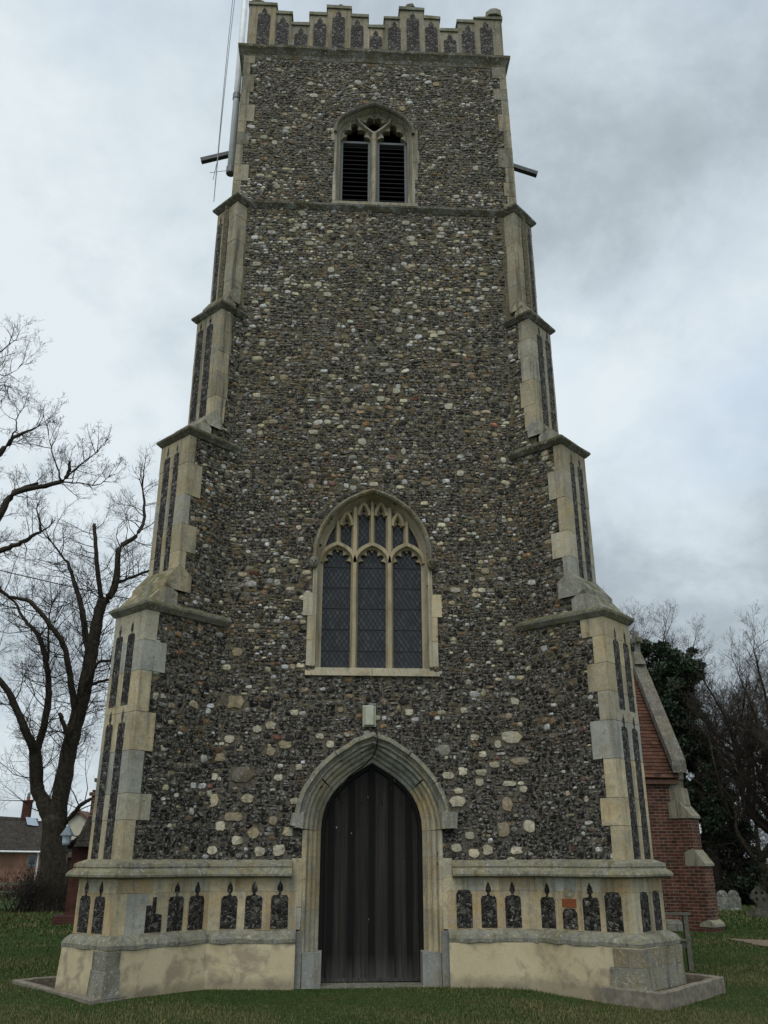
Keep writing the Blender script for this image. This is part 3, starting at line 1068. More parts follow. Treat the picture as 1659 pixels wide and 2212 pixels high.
# quoins of the belfry stage
for sx in (-1, 1):
    mb = MB()
    z = ZB[5] + 0.15
    k = 0
    while z < ZC:
        h = rnd.uniform(0.28, 0.52)
        z2 = min(z + h, ZC + 0.02)
        q = rnd.uniform(0.23, 0.35) if k % 2 else rnd.uniform(0.13, 0.18)
        q2 = 0.24 if k % 2 else 0.42
        hx = HT + 0.016 - 0.045 * (z - 13.4) / 4 * (1 if sx > 0 else 0.5)
        x0, x1 = sorted((sx * (hx - q), sx * hx))
        cc = ashlar_tint(z)
        mb.box(x0, x1, -0.026, q2, z + 0.004, z2 - 0.004, 0, cc)
        z = z2
        k += 1
    mb.build('quoin', 'limestone_upper', tower)


# --- flushwork panel: knapped flints in a cusped frame
def flush_panel(fr, u, z0, z1, w_, parent, seed, tip=True, d=0.004, shape='ogee', stone_h=0.085, top_cut=None):
    """z1 is the top of the little pointed drop over the panel"""
    mb = MB()
    hw = w_ / 2
    if top_cut == 'step':
        loop = [(u - hw, z0), (u + hw, z0), (u + hw, z1 - .1), (u + hw * .25, z1 - .1), (u + hw * .25, z1), (u - hw * .2, z1), (u - hw * .2, z1 - .2), (u - hw, z1 - .22)]
        body = z1 - .15
    elif not tip:
        body = z1 - 0.06
        loop = [(u - hw, z0), (u + hw, z0), (u + hw, body), (u + hw * .7, z1 - .01), (u, z1), (u - hw * .7, z1 - .01), (u - hw, body)]
    elif shape == 'trefoil':
        body = z1 - 0.20
        loop = [(u - hw, z0), (u + hw, z0), (u + hw, body - .03), (u + hw * .85, body + .015), (u + hw * .45, body + .03), (u + hw * .38, body + .06),
                (u + hw * .42, body + .11), (u, z1), (u - hw * .42, body + .11), (u - hw * .38, body + .06), (u - hw * .45, body + .03), (u - hw * .85, body + .015),
                (u - hw, body - .03)]
    else:
        body = z1 - 0.21
        loop = [(u - hw, z0), (u + hw, z0), (u + hw, body - .02), (u + hw * .8, body + .02), (u + hw * .25, body + .025), (u + hw * .12, body + .05),
                (u + hw * .36, body + .09), (u + hw * .30, body + .14), (u, z1), (u - hw * .30, body + .14), (u - hw * .36, body + .09), (u - hw * .12, body + .05),
                (u - hw * .25, body + .025), (u - hw * .8, body + .02), (u - hw, body - .02)]
    mb.prism(fr, loop, -0.03, d, 0)
    return mb.build('flushwork_panel', 'knapped_parapet' if shape == 'trefoil' else 'knapped_panel', parent, fix=False)


def inside_poly(loop, x, z):
    c_ = False
    j = len(loop) - 1
    for i in range(len(loop)):
        xi, zi = loop[i]
        xj, zj = loop[j]
        if (zi > z) != (zj > z) and x < (xj - xi) * (z - zi) / (zj - zi) + xi:
            c_ = not c_
        j = i
    return c_


# --- buttresses
BUT = {}
for sx, X0 in ((-1, XL), (1, XR)):
    d_ = Vector((sx * S, -S, 0))                # out along the diagonal
    n_ = Vector((-sx * S, -S, 0))               # across it, towards the middle of the front
    c0 = Vector((X0, 0, 0))
    BUT[sx] = (c0, d_, n_)


def but_end(sx, L):
    c0, d_, n_ = BUT[sx]
    return Frame(c0 + d_ * L, n_, d_)


def but_side(sx, half):
    c0, d_, n_ = BUT[sx]
    return Frame(c0 + n_ * half, d_, n_)


def but_path(sx, L, w_, y0=0.0, tail=True):
    """plan of a buttress from the front wall round its end to the side of the tower"""
    c0, d_, n_ = BUT[sx]
    hw = w_ / 2
    meet = c0 + n_ * hw + d_ * (-hw + y0 / S)
    a = c0 + d_ * L + n_ * hw
    o = c0 + d_ * L - n_ * hw
    e_ = c0 - n_ * hw + d_ * (-hw)              # where the rear side meets the tower's side wall
    return [meet[:2], a[:2], o[:2], e_[:2]] if tail else [meet[:2], a[:2], o[:2]]


END_PANELS = {1: ((-0.235, .172), (0.078, .178)), 2: ((-0.183, .162), (0.075, .13)), 3: ((-0.235, .165), (0.04, .18)), 4: ((-0.19, .12), (0.02, .12))}
for sx in (-1, 1):
    c0, d_, n_ = BUT[sx]
    mb = MB()
    panels = []
    strings = []
    for k in (1, 2, 3, 4):
        L, hw = BL[k], BW[k] / 2
        za, zb = ZB[k], ZB[k + 1]
        zlo = za if k == 1 else za + 0.06
        # core
        core = Frame(c0, d_, n_)
        P = [c0 + d_ * t_ + n_ * q + Vector((0, 0, z)) for z in (zlo - .1, zb + .05) for (t_, q) in ((-1.2, -hw + .025), (L - .03, -hw + .025), (L - .03, hw - .025), (-1.2, hw - .025))]
        i = [mb.vert(q) for q in P]
        for f, mm in (((0, 1, 5, 4), 3), ((1, 2, 6, 5), 0), ((2, 3, 7, 6), 0), ((4, 5, 6, 7), 0)):
            mb.face([i[q] for q in f], mm)
        # ashlar courses wrapping the end
        z = zlo if k == 1 else za + {2: .60, 3: .43, 4: .34}[k] - .02
        j = 0
        rr = random.Random(40 + k * 3 + sx)
        while z < zb - .01:
            h = rr.uniform(.34, .60)
            if zb - (z + h) < .22:
                h = zb - z
            rng = {1: ((.17, .22), (.31, .40)), 2: ((.12, .16), (.26, .32)), 3: ((.22, .25), (.24, .28)), 4: ((.22, .25), (.23, .27))}[k]
            q = rr.uniform(*rng[j % 2])
            q2 = rr.uniform(*rng[(j + 1) % 2])
            cc = ashlar_tint(z)
            e_ = 0.003
            P = []
            for zq in (z + e_, z + h - e_):
                for (t_, s_) in ((L - q2, -hw), (L, -hw), (L, hw), (L - q, hw)):
                    P.append(c0 + d_ * (t_ + rr.uniform(-.004, .004)) + n_ * (s_ + rr.uniform(-.004, .004)) + Vector((0, 0, zq)))
            mb.box8(P, 2 if k > 2 else 4, cc)
            z += h
            j += 1
        # flints on the side that faces the door
        fs = but_side(sx, hw - .025)
        t0 = -hw - .02
        lim = L - {1: .14, 2: .10, 3: .18, 4: .18}[k]

        def keep_side(t_, z_, zlo=zlo, zb=zb, t0=t0, lim=lim, k=k, L=L):
            if not (t0 < t_ < lim and zlo - .02 < z_ < zb):
                return False
            return True
        add_flints(mb, fs, t0 - .05, L, zlo - .05, zb + .02, .073, keep_side, 60 + k * 7 + sx, 1, 0.016)
        # panels
        fe = but_end(sx, L)
        for (u, w_) in END_PANELS[k]:
            if k == 1:
                panels += [(fe, u, 1.63, 3.60, w_), (fe, u, 3.66, 4.88, w_)]
            else:
                lo = {2: 5.70, 3: 8.66, 4: 11.16}[k]
                hi = {2: 7.98, 3: 10.70, 4: 13.2}[k]
                panels.append((fe, u, lo, hi, w_))
        # sloping weathering up to the next stage
        if k < 4:
            L2, hw2 = BL[k + 1], BW[k + 1] / 2
            rise = {1: .62, 2: .45, 3: .36}[k]
            zt = zb + .10
            tm, zm = (L + L2) / 2, zt + rise * .5
            cc = ashlar_tint(zb)
            back = .22 if k == 1 else .14
            for (ta, z_a, tb, z_b, up) in ((L + .03, zt - .06, tm - .04, zm, 0.0), (tm, zm - .02, L2 - .03, zt + rise, .035)):
                P = []
                for s_ in (-hw - .012, hw + .012):
                    P += [(ta, s_, z_a - .05), (ta, s_, z_a + up), (tb, s_, z_b + up), (tb - back, s_, z_b - .12), (tb - back, s_, z_a - .05)]
                ii = [mb.vert(c0 + d_ * a + n_ * b_ + Vector((0, 0, c_)), cc) for a, b_, c_ in P]
                for f in ((0, 1, 2, 3, 4), (9, 8, 7, 6, 5), (0, 5, 6, 1), (1, 6, 7, 2), (2, 7, 8, 3)):
                    mb.face([ii[q] for q in f], 5)
    bt = mb.build('buttress', ['flint_mortar', 'flint', 'limestone_upper', 'flint_rubble', 'limestone', 'mossy_limestone'], tower, fix=False)
    for q, (fe, u, lo, hi, w_) in enumerate(panels):
        flush_panel(fe, u * 1.0, lo, hi, w_, bt, 100 + q + sx * 50 + 60, stone_h=.10)
    # projecting strings at the three lower set-offs
    for k in (1, 2, 3):
        zb = ZB[k + 1]
        sb = MB()
        pth = but_path(sx, BL[k], BW[k])
        pth = [Vector(pth[0]).lerp(Vector(pth[1]), -0.04)] + pth[1:]
        sb.plan_sweep(pth, [(-.05, zb - .06), (0.015, zb - .055), (.075, zb + .015), (.08, zb + .05), (.02, zb + .10), (-.12, zb + .16)], sx, 0, {1: (.21, .19, .13), 2: (.115, .10, .065), 3: (.10, .085, .055)}[k],
                      seg=.22, jit=.006)
        sb.build('string_course', 'mossy_limestone', bt)

# string course under the belfry, running round both upper buttresses
mb = MB()
pl = but_path(-1, BL[4], BW[4])
pr_ = but_path(1, BL[4], BW[4])
path = [(XL + .02, 3.0)] + pl[::-1] + pr_ + [(XR - .02, 3.0)]
zb = ZB[5]
mb.plan_sweep(path, [(-.05, zb - .07), (.015, zb - .06), (.08, zb + .02), (.085, zb + .06), (.03, zb + .11), (-.2, zb + .20)], 1, 0, (.10, .085, .055), seg=.3, jit=.006)
mb.build('string_course', 'mossy_limestone', tower)

# weathered tops of the upper buttresses
for sx in (-1, 1):
    mb = MB()
    c0, d_, n_ = BUT[sx]
    L, hw = BL[4], BW[4] / 2
    P = []
    for s_ in (-hw, hw):
        P += [(L + .02, s_, zb + .05), (L - .35, s_, zb + .42), (L - .35, s_, zb)]
    ii = [mb.vert(c0 + d_ * a + n_ * b_ + Vector((0, 0, c_)), (.27, .25, .18)) for a, b_, c_ in P]
    for f in ((0, 1, 2), (5, 4, 3), (0, 3, 4, 1)):
        mb.face([ii[q] for q in f])
    mb.build('weathering', 'mossy_limestone', tower)

# --- cornice
mb = MB()
mb.plan_sweep([(-HT, TD), (-HT, 0), (HT - .04, 0), (HT - .04, TD)], [(-.05, ZC - .04), (.01, ZC - .02), (.03, ZC + .06), (.085, ZC + .15), (.12, ZC + .19), (.125, ZC + .25),
              (.04, ZC + .32), (-.1, ZC + .36)], 1, 0, (.11, .095, .06), seg=.45, jit=.007)
mb.build('cornice', 'mossy_limestone', tower)

# --- battlements
HP = 2.74
ZP = ZC + 0.28
xb = [-HP, -2.16, -1.82, -1.43, -1.06, -.55, -.18, .18, .51, 1.03, 1.375, 1.77, 2.14, HP]
zt_ = [18.86, 18.62, 18.31, 18.64, 18.87, 18.64, 18.34, 18.63, 18.93, 18.69, 18.34, 18.63, 18.77]
mb = MB()
copings = []
for side_ in range(4):
    if side_ == 0:
        fr = FRONT
        fu = lambda u: u
    elif side_ == 1:
        fr = Frame((HP, TD / 2, 0), (0, 1, 0), (1, 0, 0))
    elif side_ == 2:
        fr = Frame((-HP, TD / 2, 0), (0, -1, 0), (-1, 0, 0))
    else:
        fr = Frame((0, TD, 0), (-1, 0, 0), (0, 1, 0))
    for i in range(13):
        a, b_, z = xb[i], xb[i + 1], zt_[i]
        if side_ in (1, 2):
            kq = (TD / 2) / HP
            a, b_ = a * kq, b_ * kq
            if i == 0:
                a += .33
            if i == 12:
                b_ -= .33
        cc = ashlar_tint(15)
        m_ = 0 if side_ == 0 else 1
        mb.fbox(fr, a, b_, ZP - .2, z - .09, -.32, 0.0, 0, cc)
        sl = rnd.uniform(-.012, .012)
        e0 = .02 if (i == 0 or zt_[i - 1] < z) else -.005
        e1 = .02 if (i == 12 or zt_[min(i + 1, 12)] < z) else -.005
        P = [fr.p(u, zq, dq) for zq, q in ((z - .095, 0), (z - .01, 1)) for (u, dq) in ((a - e0, -.35), (b_ + e1, -.35), (b_ + e1, .035), (a - e0, .035))]
        P[4] += Vector((0, 0, .05 + sl))
        P[5] += Vector((0, 0, .05 - sl))
        P[6] += Vector((0, 0, -sl))
        P[7] += Vector((0, 0, sl))
        if side_ == 0 and i in (7, 12):
            P[7] += Vector((0, 0, -.035))
        cop = MB()
        cop.box8(P, 0, (.20, .19, .12))
        copings.append(cop)
parapet = mb.build('parapet', ['limestone_upper', 'limestone_upper'], tower)
for cop in copings:
    cop.build('coping', 'mossy_limestone', parapet)
for i in range(13):
    u = -2.41 + .4 * i
    flush_panel(FRONT, u, ZP + .05, zt_[i] - .15, .272, parapet, 300 + i, True, .006, 'trefoil', .088)
for (u, z, w_, h) in ((-.76, 18.86, .13, .15), (.757, 18.92, .30, .14), (2.59, 18.76, .40, .27), (-2.58, 18.85, .34, .11), (-.95, 18.86, .2, .07)):
    fm = MB()
    fm.lathe((u, .10, z + .01), [(w_ * .5, 0), (w_ * .48, h * .45), (w_ * .42, h * .75), (w_ * .22, h), (0.01, h + .02)], 9, 0, (.22, .205, .14))
    for j in range(len(fm.v)):
        q = fm.v[j]
        fm.v[j] = (q[0] + rnd.uniform(-.02, .02), q[1] + rnd.uniform(-.02, .02), q[2] + rnd.uniform(-.012, .012))
    fm.build('finial', 'mossy_limestone', parapet)

# --- plinth
def full_path():
    a = but_path(-1, BL[1], BW[1])
    b_ = but_path(1, BL[1], BW[1])
    return a, b_


pa, pb = full_path()
for sx, pth in ((-1, pa), (1, pb)):
    pl_ = MB()
    xd = sx * 1.06
    line = [(xd, 0.0)] + pth
    sd = sx
    flare = .14 if sx < 0 else .17
    # rendered base
    pl_.plan_sweep(line, [(flare + .035, -.3), (flare + .02, .06), (flare, .56)], sd, 0, (1, 1, 1), seg=.3, jit=.006)
    base = pl_.build('plinth', 'lime_render', tower)
    sm = MB()
    sm.plan_sweep(line, [(flare - .02, .545), (flare + .012, .56), (flare + .02, .61), (flare - .005, .66), (.09, .705), (.04, .725)], sd, 0, (.30, .285, .215), seg=.13, jit=.014)
    sm.build('plinth_sill', 'worn_limestone', base)
    # ashlar course that carries the panels, laid in separate blocks
    am = MB()
    P = [Vector(q) for q in line]
    off = .055
    core = MB()
    am.plan_sweep(line, [(off - .012, .70), (off - .012, 1.42)], sd, 0, (.16, .14, .09))
    for i in range(len(P) - 1):
        a, b_ = P[i], P[i + 1]
        d = (b_ - a).normalized()
        nrm = Vector((d[1], -d[0])) * sd
        ln = (b_ - a).length
        ext0 = off if i > 1 else (0 if i == 0 else -off * .41)
        a2 = a - d * (ext0 if i > 1 else 0)
        ext1 = off if i in (1, 2) else 0
        fr = Frame((a[0], a[1], 0), (d[0], d[1], 0), (nrm[0], nrm[1], 0))
        for (z0, z1) in ((.715, 1.21), (1.21, 1.425)):
            u = 0.0 if i < 2 else -off + .002
            uend = ln + (off if i in (1, 2) else (-.03 if i == 0 else 0))
            while u < uend - .01:
                w_ = rnd.uniform(.22, .44)
                if uend - (u + w_) < .14:
                    w_ = uend - u
                cc = ashlar_tint(1)
                if rnd.random() < .25:
                    cc = (.47, .35, .195)
                am.fbox(fr, u + .002, u + w_ - .002, z0 + .002, z1 - .002, -.05, off + rnd.uniform(-.003, .003), 0, cc, .0015)
                u += w_
    course = am.build('plinth_course', 'limestone', base)
    # panels
    ff = Frame((0, -off, 0), (1, 0, 0), (0, -1, 0))
    fs = but_side(sx, BW[1] / 2 + off)
    fe = but_end(sx, BL[1] + off)
    if sx < 0:
        lst = [(ff, -1.30, .24, 1.35, ''), (ff, -1.66, .235, 1.345, ''), (ff, -2.0, .225, 1.34, ''), (fs, -.19, .25, 1.345, ''), (fs, .147, .24, 1.345, ''),
               (fs, .49, .25, 1.16, 'step'), (fe, -.24, .25, 1.36, ''), (fe, .12, .25, 1.36, '')]
    else:
        lst = [(ff, 1.303, .225, 1.23, 'flat'), (ff, 1.652, .222, 1.335, ''), (ff, 1.997, .226, 1.335, ''), (fs, -.2, .23, 1.32, ''), (fs, .146, .23, 1.0, 'flat'),
               (fs, .48, .25, 1.33, ''), (fs, .817, .245, 1.22, 'flat'), (fe, .125, .24, 1.22, 'flat'), (fe, -.235, .205, 1.23, 'flat')]
    for q, (fr, u, w_, zt, md) in enumerate(lst):
        flush_panel(fr, u, .735, zt, w_, course, 500 + q + 40 * sx, md == '', .006, 'ogee', .085, 'step' if md == 'step' else None)
    if sx > 0:                                     # the mended panel: brick and a rubble cap
        bm_ = MB()
        for zz in (1.0, 1.055):
            bm_.fbox(fs, .035, .258, zz + .012, zz + .062, -.02, .012, 0, (1, 1, 1), .003)
        bm_.build('brick_repair', 'orange_brick', course)
        lm = MB()
        pale_block(lm, fs, .146, 1.19, .22, .13, (.36, .29, .17), 5, 0, .01)
        lm.build('rubble_patch', 'worn_limestone', course)
    # moulded string on top
    st = MB()
    line2 = [(sx * 1.14, 0.0)] + pth
    st.plan_sweep(line2, [(.03, 1.385), (.12, 1.39), (.185, 1.41), (.19, 1.435), (.165, 1.475), (.13, 1.50), (.115, 1.515), (.125, 1.535), (.115, 1.575), (.06, 1.60), (.0, 1.625), (-.1, 1.64)],
                  sd, 0, (.285, .26, .175), seg=.28, jit=.005)
    st.build('plinth_string', 'worn_limestone', base)
    # stone corner pier against the render
    cm = MB()
    c0, d_, n_ = BUT[sx]
    hw = BW[1] / 2 + flare + .012
    L = BL[1] + flare + .012
    zz = -.25
    while zz < .55:
        h = min(rnd.uniform(.22, .34), .555 - zz)
        q = rnd.uniform(.16, .3) if sx < 0 else rnd.uniform(.3, .55)
        q2 = rnd.uniform(.18, .3) if sx < 0 else 2 * hw - .02
        cc = (.25, .235, .175) if rnd.random() < .6 else (.29, .24, .15)
        P = [c0 + d_ * t_ + n_ * s_ + Vector((rnd.uniform(-.006, .006), rnd.uniform(-.006, .006), z)) for z in (zz + .004, zz + h - .004)
             for (t_, s_) in ((L - q, hw - q2), (L + (.035 if z < .2 else .012), hw - q2), (L + (.035 if z < .2 else .012), hw + (.035 if z < .2 else .012)), (L - q, hw + (.035 if z < .2 else .012)))]
        cm.box8(P, 0, cc)
        zz += h
    cm.build('corner_pier', 'worn_limestone', base)

# --- west doorway
dm = MB()
dpath = [(DX - DH, 0.40)] + [(DX - DH, DZS)] + door_arch[1:-1] + [(DX + DH, DZS), (DX + DH, 0.40)]
prof = [(0, -.55), (0, -.30), (.02, -.275), (.045, -.285), (.06, -.25), (.065, -.22), (.085, -.205), (.11, -.215), (.12, -.18), (.123, -.13), (.145, -.10), (.17, -.09), (.182, -.05),
        (.185, -.01), (.195, .02), (.215, .032), (.26, .032), (.26, -.02)]
# laid in separate stones along the jambs and round the arch
lenp = []
seg_pts = [[(DX - DH, a), (DX - DH, b_)] for a, b_ in ((.42, .95), (.953, 1.36), (1.363, 1.66), (1.663, 2.02))]
na = len(door_arch)
for a, b_ in ((0, 5), (5, 9), (9, 15), (15, 19), (19, na - 1)):
    seg_pts.append(door_arch[a:b_ + 1])
seg_pts += [[(DX + DH, b_), (DX + DH, a)] for a, b_ in ((.42, .95), (.953, 1.36), (1.363, 1.66), (1.663, 2.02))]
for sp_ in seg_pts:
    dm.sweep(FRONT, sp_, prof, 0, ashlar_tint(1.0))
for sx in (-1, 1):
    for (x0, x1, z0, z1, d) in ((.70, .965, -.25, .43, .055), (.97, 1.09, -.25, .70, .05), (1.0, 1.07, .72, 1.0, .05), (1.0, 1.075, 1.004, 1.38, .05), (1.0, 1.15, 1.384, 1.64, .045)):
        a, b_ = sorted((sx * x0, sx * x1))
        cc = (.27, .27, .245) if z0 < .3 else ashlar_tint(1)
        dm.fbox(FRONT, a + .002, b_ - .002, z0, z1, -.5 if z1 < .5 else -.1, d, 0, cc, .004)
doorway = dm.build('doorway', 'limestone', tower)
hm = MB()
hprof = [(0, -.02), (.0, .07), (.02, .10), (.05, .075), (.075, .10), (.10, .155), (.135, .15), (.165, .10), (.175, .03), (.175, -.02)]
hp = grow(door_arch, .235)
rr = random.Random(5)
for a, b_ in ((0, 4), (4, 8), (8, 16), (16, 20), (20, 24)):
    hm.sweep(FRONT, [(p[0] + rr.uniform(-.006, .006), p[1] + rr.uniform(-.006, .006)) for p in hp[a:b_ + 1]], hprof, 0, (.29, .27, .205))
hm.build('hood_mould', 'worn_limestone', doorway)
for sx in (-1, 1):
    lm = MB()
    a, b_ = sorted((sx * 1.00, sx * 1.225))
    P = [FRONT.p(u, z, d) for z in (2.045, 2.27) for (u, d) in ((a, -.02), (b_, -.02), (b_, .17), (a, .17))]
    if sx < 0:
        P[7] += Vector((.06, .03, -.04))
        P[4] += Vector((.05, 0, -.02))
        P[3] += Vector((.04, .03, .03))
    P = [q + Vector([rr.uniform(-.012, .012) for _ in range(3)]) for q in P]
    lm.box8(P, 0, (.29, .275, .215))
    lm.build('label_stop', 'worn_limestone', doorway)

# --- door
dd = MB()
DF = Frame((0, .37, 0), (1, 0, 0), (0, -1, 0))


def door_top(x):
    pts = door_arch
    for (x0, z0), (x1, z1) in zip(pts, pts[1:]):
        if x0 <= x <= x1:
            return z0 + (z1 - z0) * (x - x0) / max(x1 - x0, 1e-6)
    return DZS


bx = [-.765, -.60, -.30, .005, .285, .555, .765]
for i in range(6):
    a, b_ = bx[i], bx[i + 1]
    n = 7
    tops = [(a + (b_ - a) * k / n) for k in range(n + 1)]
    loop = [(a + .002, .03), (b_ - .002, .03)] + [(min(max(x, a + .002), b_ - .002), door_top(max(min(x, .75), -.75)) + .03) for x in reversed(tops)]
    v = rnd.uniform(.8, 1.2)
    dd.prism(DF, loop, -.05, rnd.uniform(-.002, .003), 0, (v, v, v))
door = dd.build('door', 'door_oak', tower)
for x in bx[1:-1]:
    bm_ = MB()
    tz = door_top(x)
    bm_.prism(DF, [(x - .043, .03), (x + .043, .03), (x + .041, tz + .01), (x, tz + .03), (x - .041, tz + .01)], -.01, .036, 0, (.13, .13, .13))
    bm_.build('cover_strip', 'door_oak', door)
fm = MB()
inner = grow([(DX - DH, .03), (DX - DH, 1.2), (DX - DH, DZS)] + door_arch[1:-1] + [(DX + DH, DZS), (DX + DH, 1.2), (DX + DH, .03)], -.07)
fm.sweep(DF, inner, [(0, -.02), (0, .03), (.015, .045), (.09, .045)], 0, (.22, .22, .22))
fm.build('door_frame', 'door_oak', door)
km = MB()
km.fbox(DF, -.70, .70, .03, .075, -.01, .03, 0, (1.3, 1.3, 1.25), .003)
km.build('bottom_rail', 'door_oak', door)
for x in (-.45, -.15, .15, .43):
    for z in (2.42,):
        km = MB()
        km.fbox(DF, x - .012, x + .012, z - .012, z + .012, -.01, .012, 0, (.3, .3, .3))
        km.build('door_stud', 'door_oak', door)
tm = MB()
tm.box(-.76, .76, -.05, .5, -.2, .018, 0, (.2, .19, .15))
tm.build('threshold', 'worn_limestone', doorway)

# --- west window
wm = MB()
wpath = [(WX - WH, WZB), (WX - WH, 5.3)] + west_arch + [(WX + WH, 5.3), (WX + WH, WZB)]
wprof = [(0, -.36), (0, -.20), (.02, -.19), (.045, -.15), (.075, -.06), (.085, .0), (.105, .028), (.14, .028), (.14, -.02)]
wm.sweep(FRONT, wpath, wprof, 0, (.40, .345, .235))
for sx in (-1, 1):
    for (z0, z1, xo) in ((4.42, 4.82, 1.035), (4.82, 5.215, 1.035), (5.215, 5.595, 1.108), (5.595, 6.16, .965)):
        a, b_ = sorted((WX + sx * .90, WX + sx * xo))
        wm.fbox(FRONT, a, b_, z0 + .003, z1 - .003, -.05, .026, 0, ashlar_tint(4), .002)
window = wm.build('west_window', 'fresh_limestone', tower)
sm = MB()
for a, b_ in ((-1.06, -.02), (-.014, 1.033)):
    P = [FRONT.p(u, z, d) for z, dd_ in ((4.265, 0), (4.42, 1)) for (u, d) in ((a, -.3), (b_, -.3), (b_, .05), (a, .05))]
    P[6] += Vector((0, .07, -.02))
    P[7] += Vector((0, .07, -.02))
    P[4] += Vector((0, 0, .03))
    P[5] += Vector((0, 0, .03))
    sm.box8(P, 0, (.37, .33, .23))
sm.build('window_sill', 'fresh_limestone', window)
hm = MB()
hm.sweep(FRONT, [(WX - WH, 6.12)] + west_arch + [(WX + WH, 6.12)], [(.085, -.02), (.085, .035), (.10, .07), (.125, .095), (.15, .085), (.175, .03), (.175, -.02)], 0, (.25, .21, .135))
hm.build('hood_mould', 'mossy_limestone', window)
for x in (WX - .955, WX + .955):
    km = MB()
    km.lathe((x, -.06, 6.0), [(.035, 0), (.06, .03), (.075, .09), (.07, .15), (.05, .18)], 10, 0, (.2, .165, .1))
    for ex in (-.028, .028):
        km.box(x + ex - .014, x + ex + .014, -.145, -.115, 6.10, 6.125, 0, (.08, .07, .04))
    km.box(x - .013, x + .013, -.155, -.12, 6.06, 6.11, 0, (.2, .17, .1))
    km.build('head_stop', 'worn_limestone', window)
TF = Frame((0, .20, 0), (1, 0, 0), (0, -1, 0))
TF2 = Frame((0, .196, 0), (1, 0, 0), (0, -1, 0))
TF3 = Frame((0, .193, 0), (1, 0, 0), (0, -1, 0))
tr = MB()
cc = (.42, .345, .215)
bar = [(-.06, -.12), (-.06, -.02), (-.028, .075), (.028, .075), (.06, -.02), (.06, -.12)]
thin = [(-.05, -.12), (-.05, -.03), (-.022, .055), (.022, .055), (.05, -.03), (.05, -.12)]


def arch_z(path, x):
    for (x0, z0), (x1, z1) in zip(path, path[1:]):
        if x0 <= x <= x1:
            return z0 + (z1 - z0) * (x - x0) / max(x1 - x0, 1e-6)
    return path[0][1]


mull = (-.309, .268)
for x in mull:
    tr.sweep(TF, [(x, WZB - .02), (x, arch_z(west_arch, x) + .02)], bar, 0, cc)
light_c = (-.593, -.02, .556)
for x in light_c:
    la = arch(x, .287, 6.17, 6.50, R(20), 10, .55, .5)
    tr.sweep(TF2, la, bar, 0, cc)
    cusp_strip(tr, TF, grow(la, -.05), 5, .085, 0.0, -.10, .0, 0, cc, 81, 0.0)
    # spandrels above the light heads
    tr.sweep(TF, [(x, 6.52), (x, arch_z(west_arch, x) + .02)], thin, 0, cc)
for x, w_, za in ((-.45, .145, 7.02), (-.165, .145, 7.20), (.125, .145, 7.20), (.41, .145, 7.02)):
    la = arch(x, w_ / 2 + .02, za - .19, za + .03, R(38), 8, .5, .4)
    tr.sweep(TF3, la, thin, 0, cc)
    cusp_strip(tr, TF, grow(la, -.03), 3, .05, 0.0, -.10, -.02, 0, cc, 49, 0.0)
# solid stone between the upper light heads and the arch
for (xa, xb_, zlo) in ((-.55, -.31, 7.07), (-.31, -.02, 7.23), (-.02, .268, 7.23), (.268, .51, 7.07)):
    pts = [(xa, zlo), ((xa + xb_) / 2, zlo + .02), (xb_, zlo)]
    top = [(xb_ + (xa - xb_) * k / 5, arch_z(west_arch, xb_ + (xa - xb_) * k / 5) + .02) for k in range(6)]
    if min(t_[1] for t_ in top) > zlo + .01:
        tr.prism(TF, pts + top, -.10, -.03, 0, cc)
tr.build('tracery', 'fresh_limestone', window)
# leaded quarries
gm = MB()
GF = Frame((0, .27, 0), (1, 0, 0), (0, -1, 0))
rr = random.Random(17)
qw, qh = .076, .118
lead = MB()
for (xa, xb_) in ((-.84, -.32), (-.30, .26), (.27, .83)):
    nx = int((xb_ - xa) / qw) + 2
    nz = int((7.3 - 4.35) / qh) + 2
    for i in range(nx * 2):
        for j in range(nz):
            u = xa + i * qw / 2
            z = 4.35 + j * qh + (qh / 2 if i % 2 else 0)
            if u > xb_ + .02 or z > arch_z(west_arch, min(max(u, -.82), .79)) + .05:
                continue
            a, b_ = rr.gauss(0, .012), rr.gauss(0, .014)
            v = rr.choice([.6, .8, 1, 1, 1.2, 1.5]) * rr.uniform(.8, 1.2)
            colr = (.027 * v, .030 * v, .033 * v)
            if rr.random() < .06:
                colr = (.035, .038, .042)
            pts = [(u - qw / 2, z), (u, z - qh / 2), (u + qw / 2, z), (u, z + qh / 2)]
            gm.poly([GF.p(p[0], p[1], (p[0] - u) * a + (p[1] - z) * b_) for p in pts], 0, colr)
            lead.fbox(Frame(GF.p(pts[0][0], pts[0][1]), (pts[1][0] - pts[0][0], 0, pts[1][1] - pts[0][1]), (0, -1, 0)), 0, .5 * math.hypot(qw, qh), -.007, .007, .0, .009)
            lead.fbox(Frame(GF.p(pts[1][0], pts[1][1]), (pts[2][0] - pts[1][0], 0, pts[2][1] - pts[1][1]), (0, -1, 0)), 0, .5 * math.hypot(qw, qh), -.007, .007, .0, .009)
    for z in (4.72, 5.07, 5.42, 5.77, 6.12):
        lead.fbox(GF, xa, xb_, z - .006, z + .006, .0, .014)
glass = gm.build('glazing', 'leaded_glass', window, fix=False)
lead.build('leading', 'lead_came', glass, fix=False)

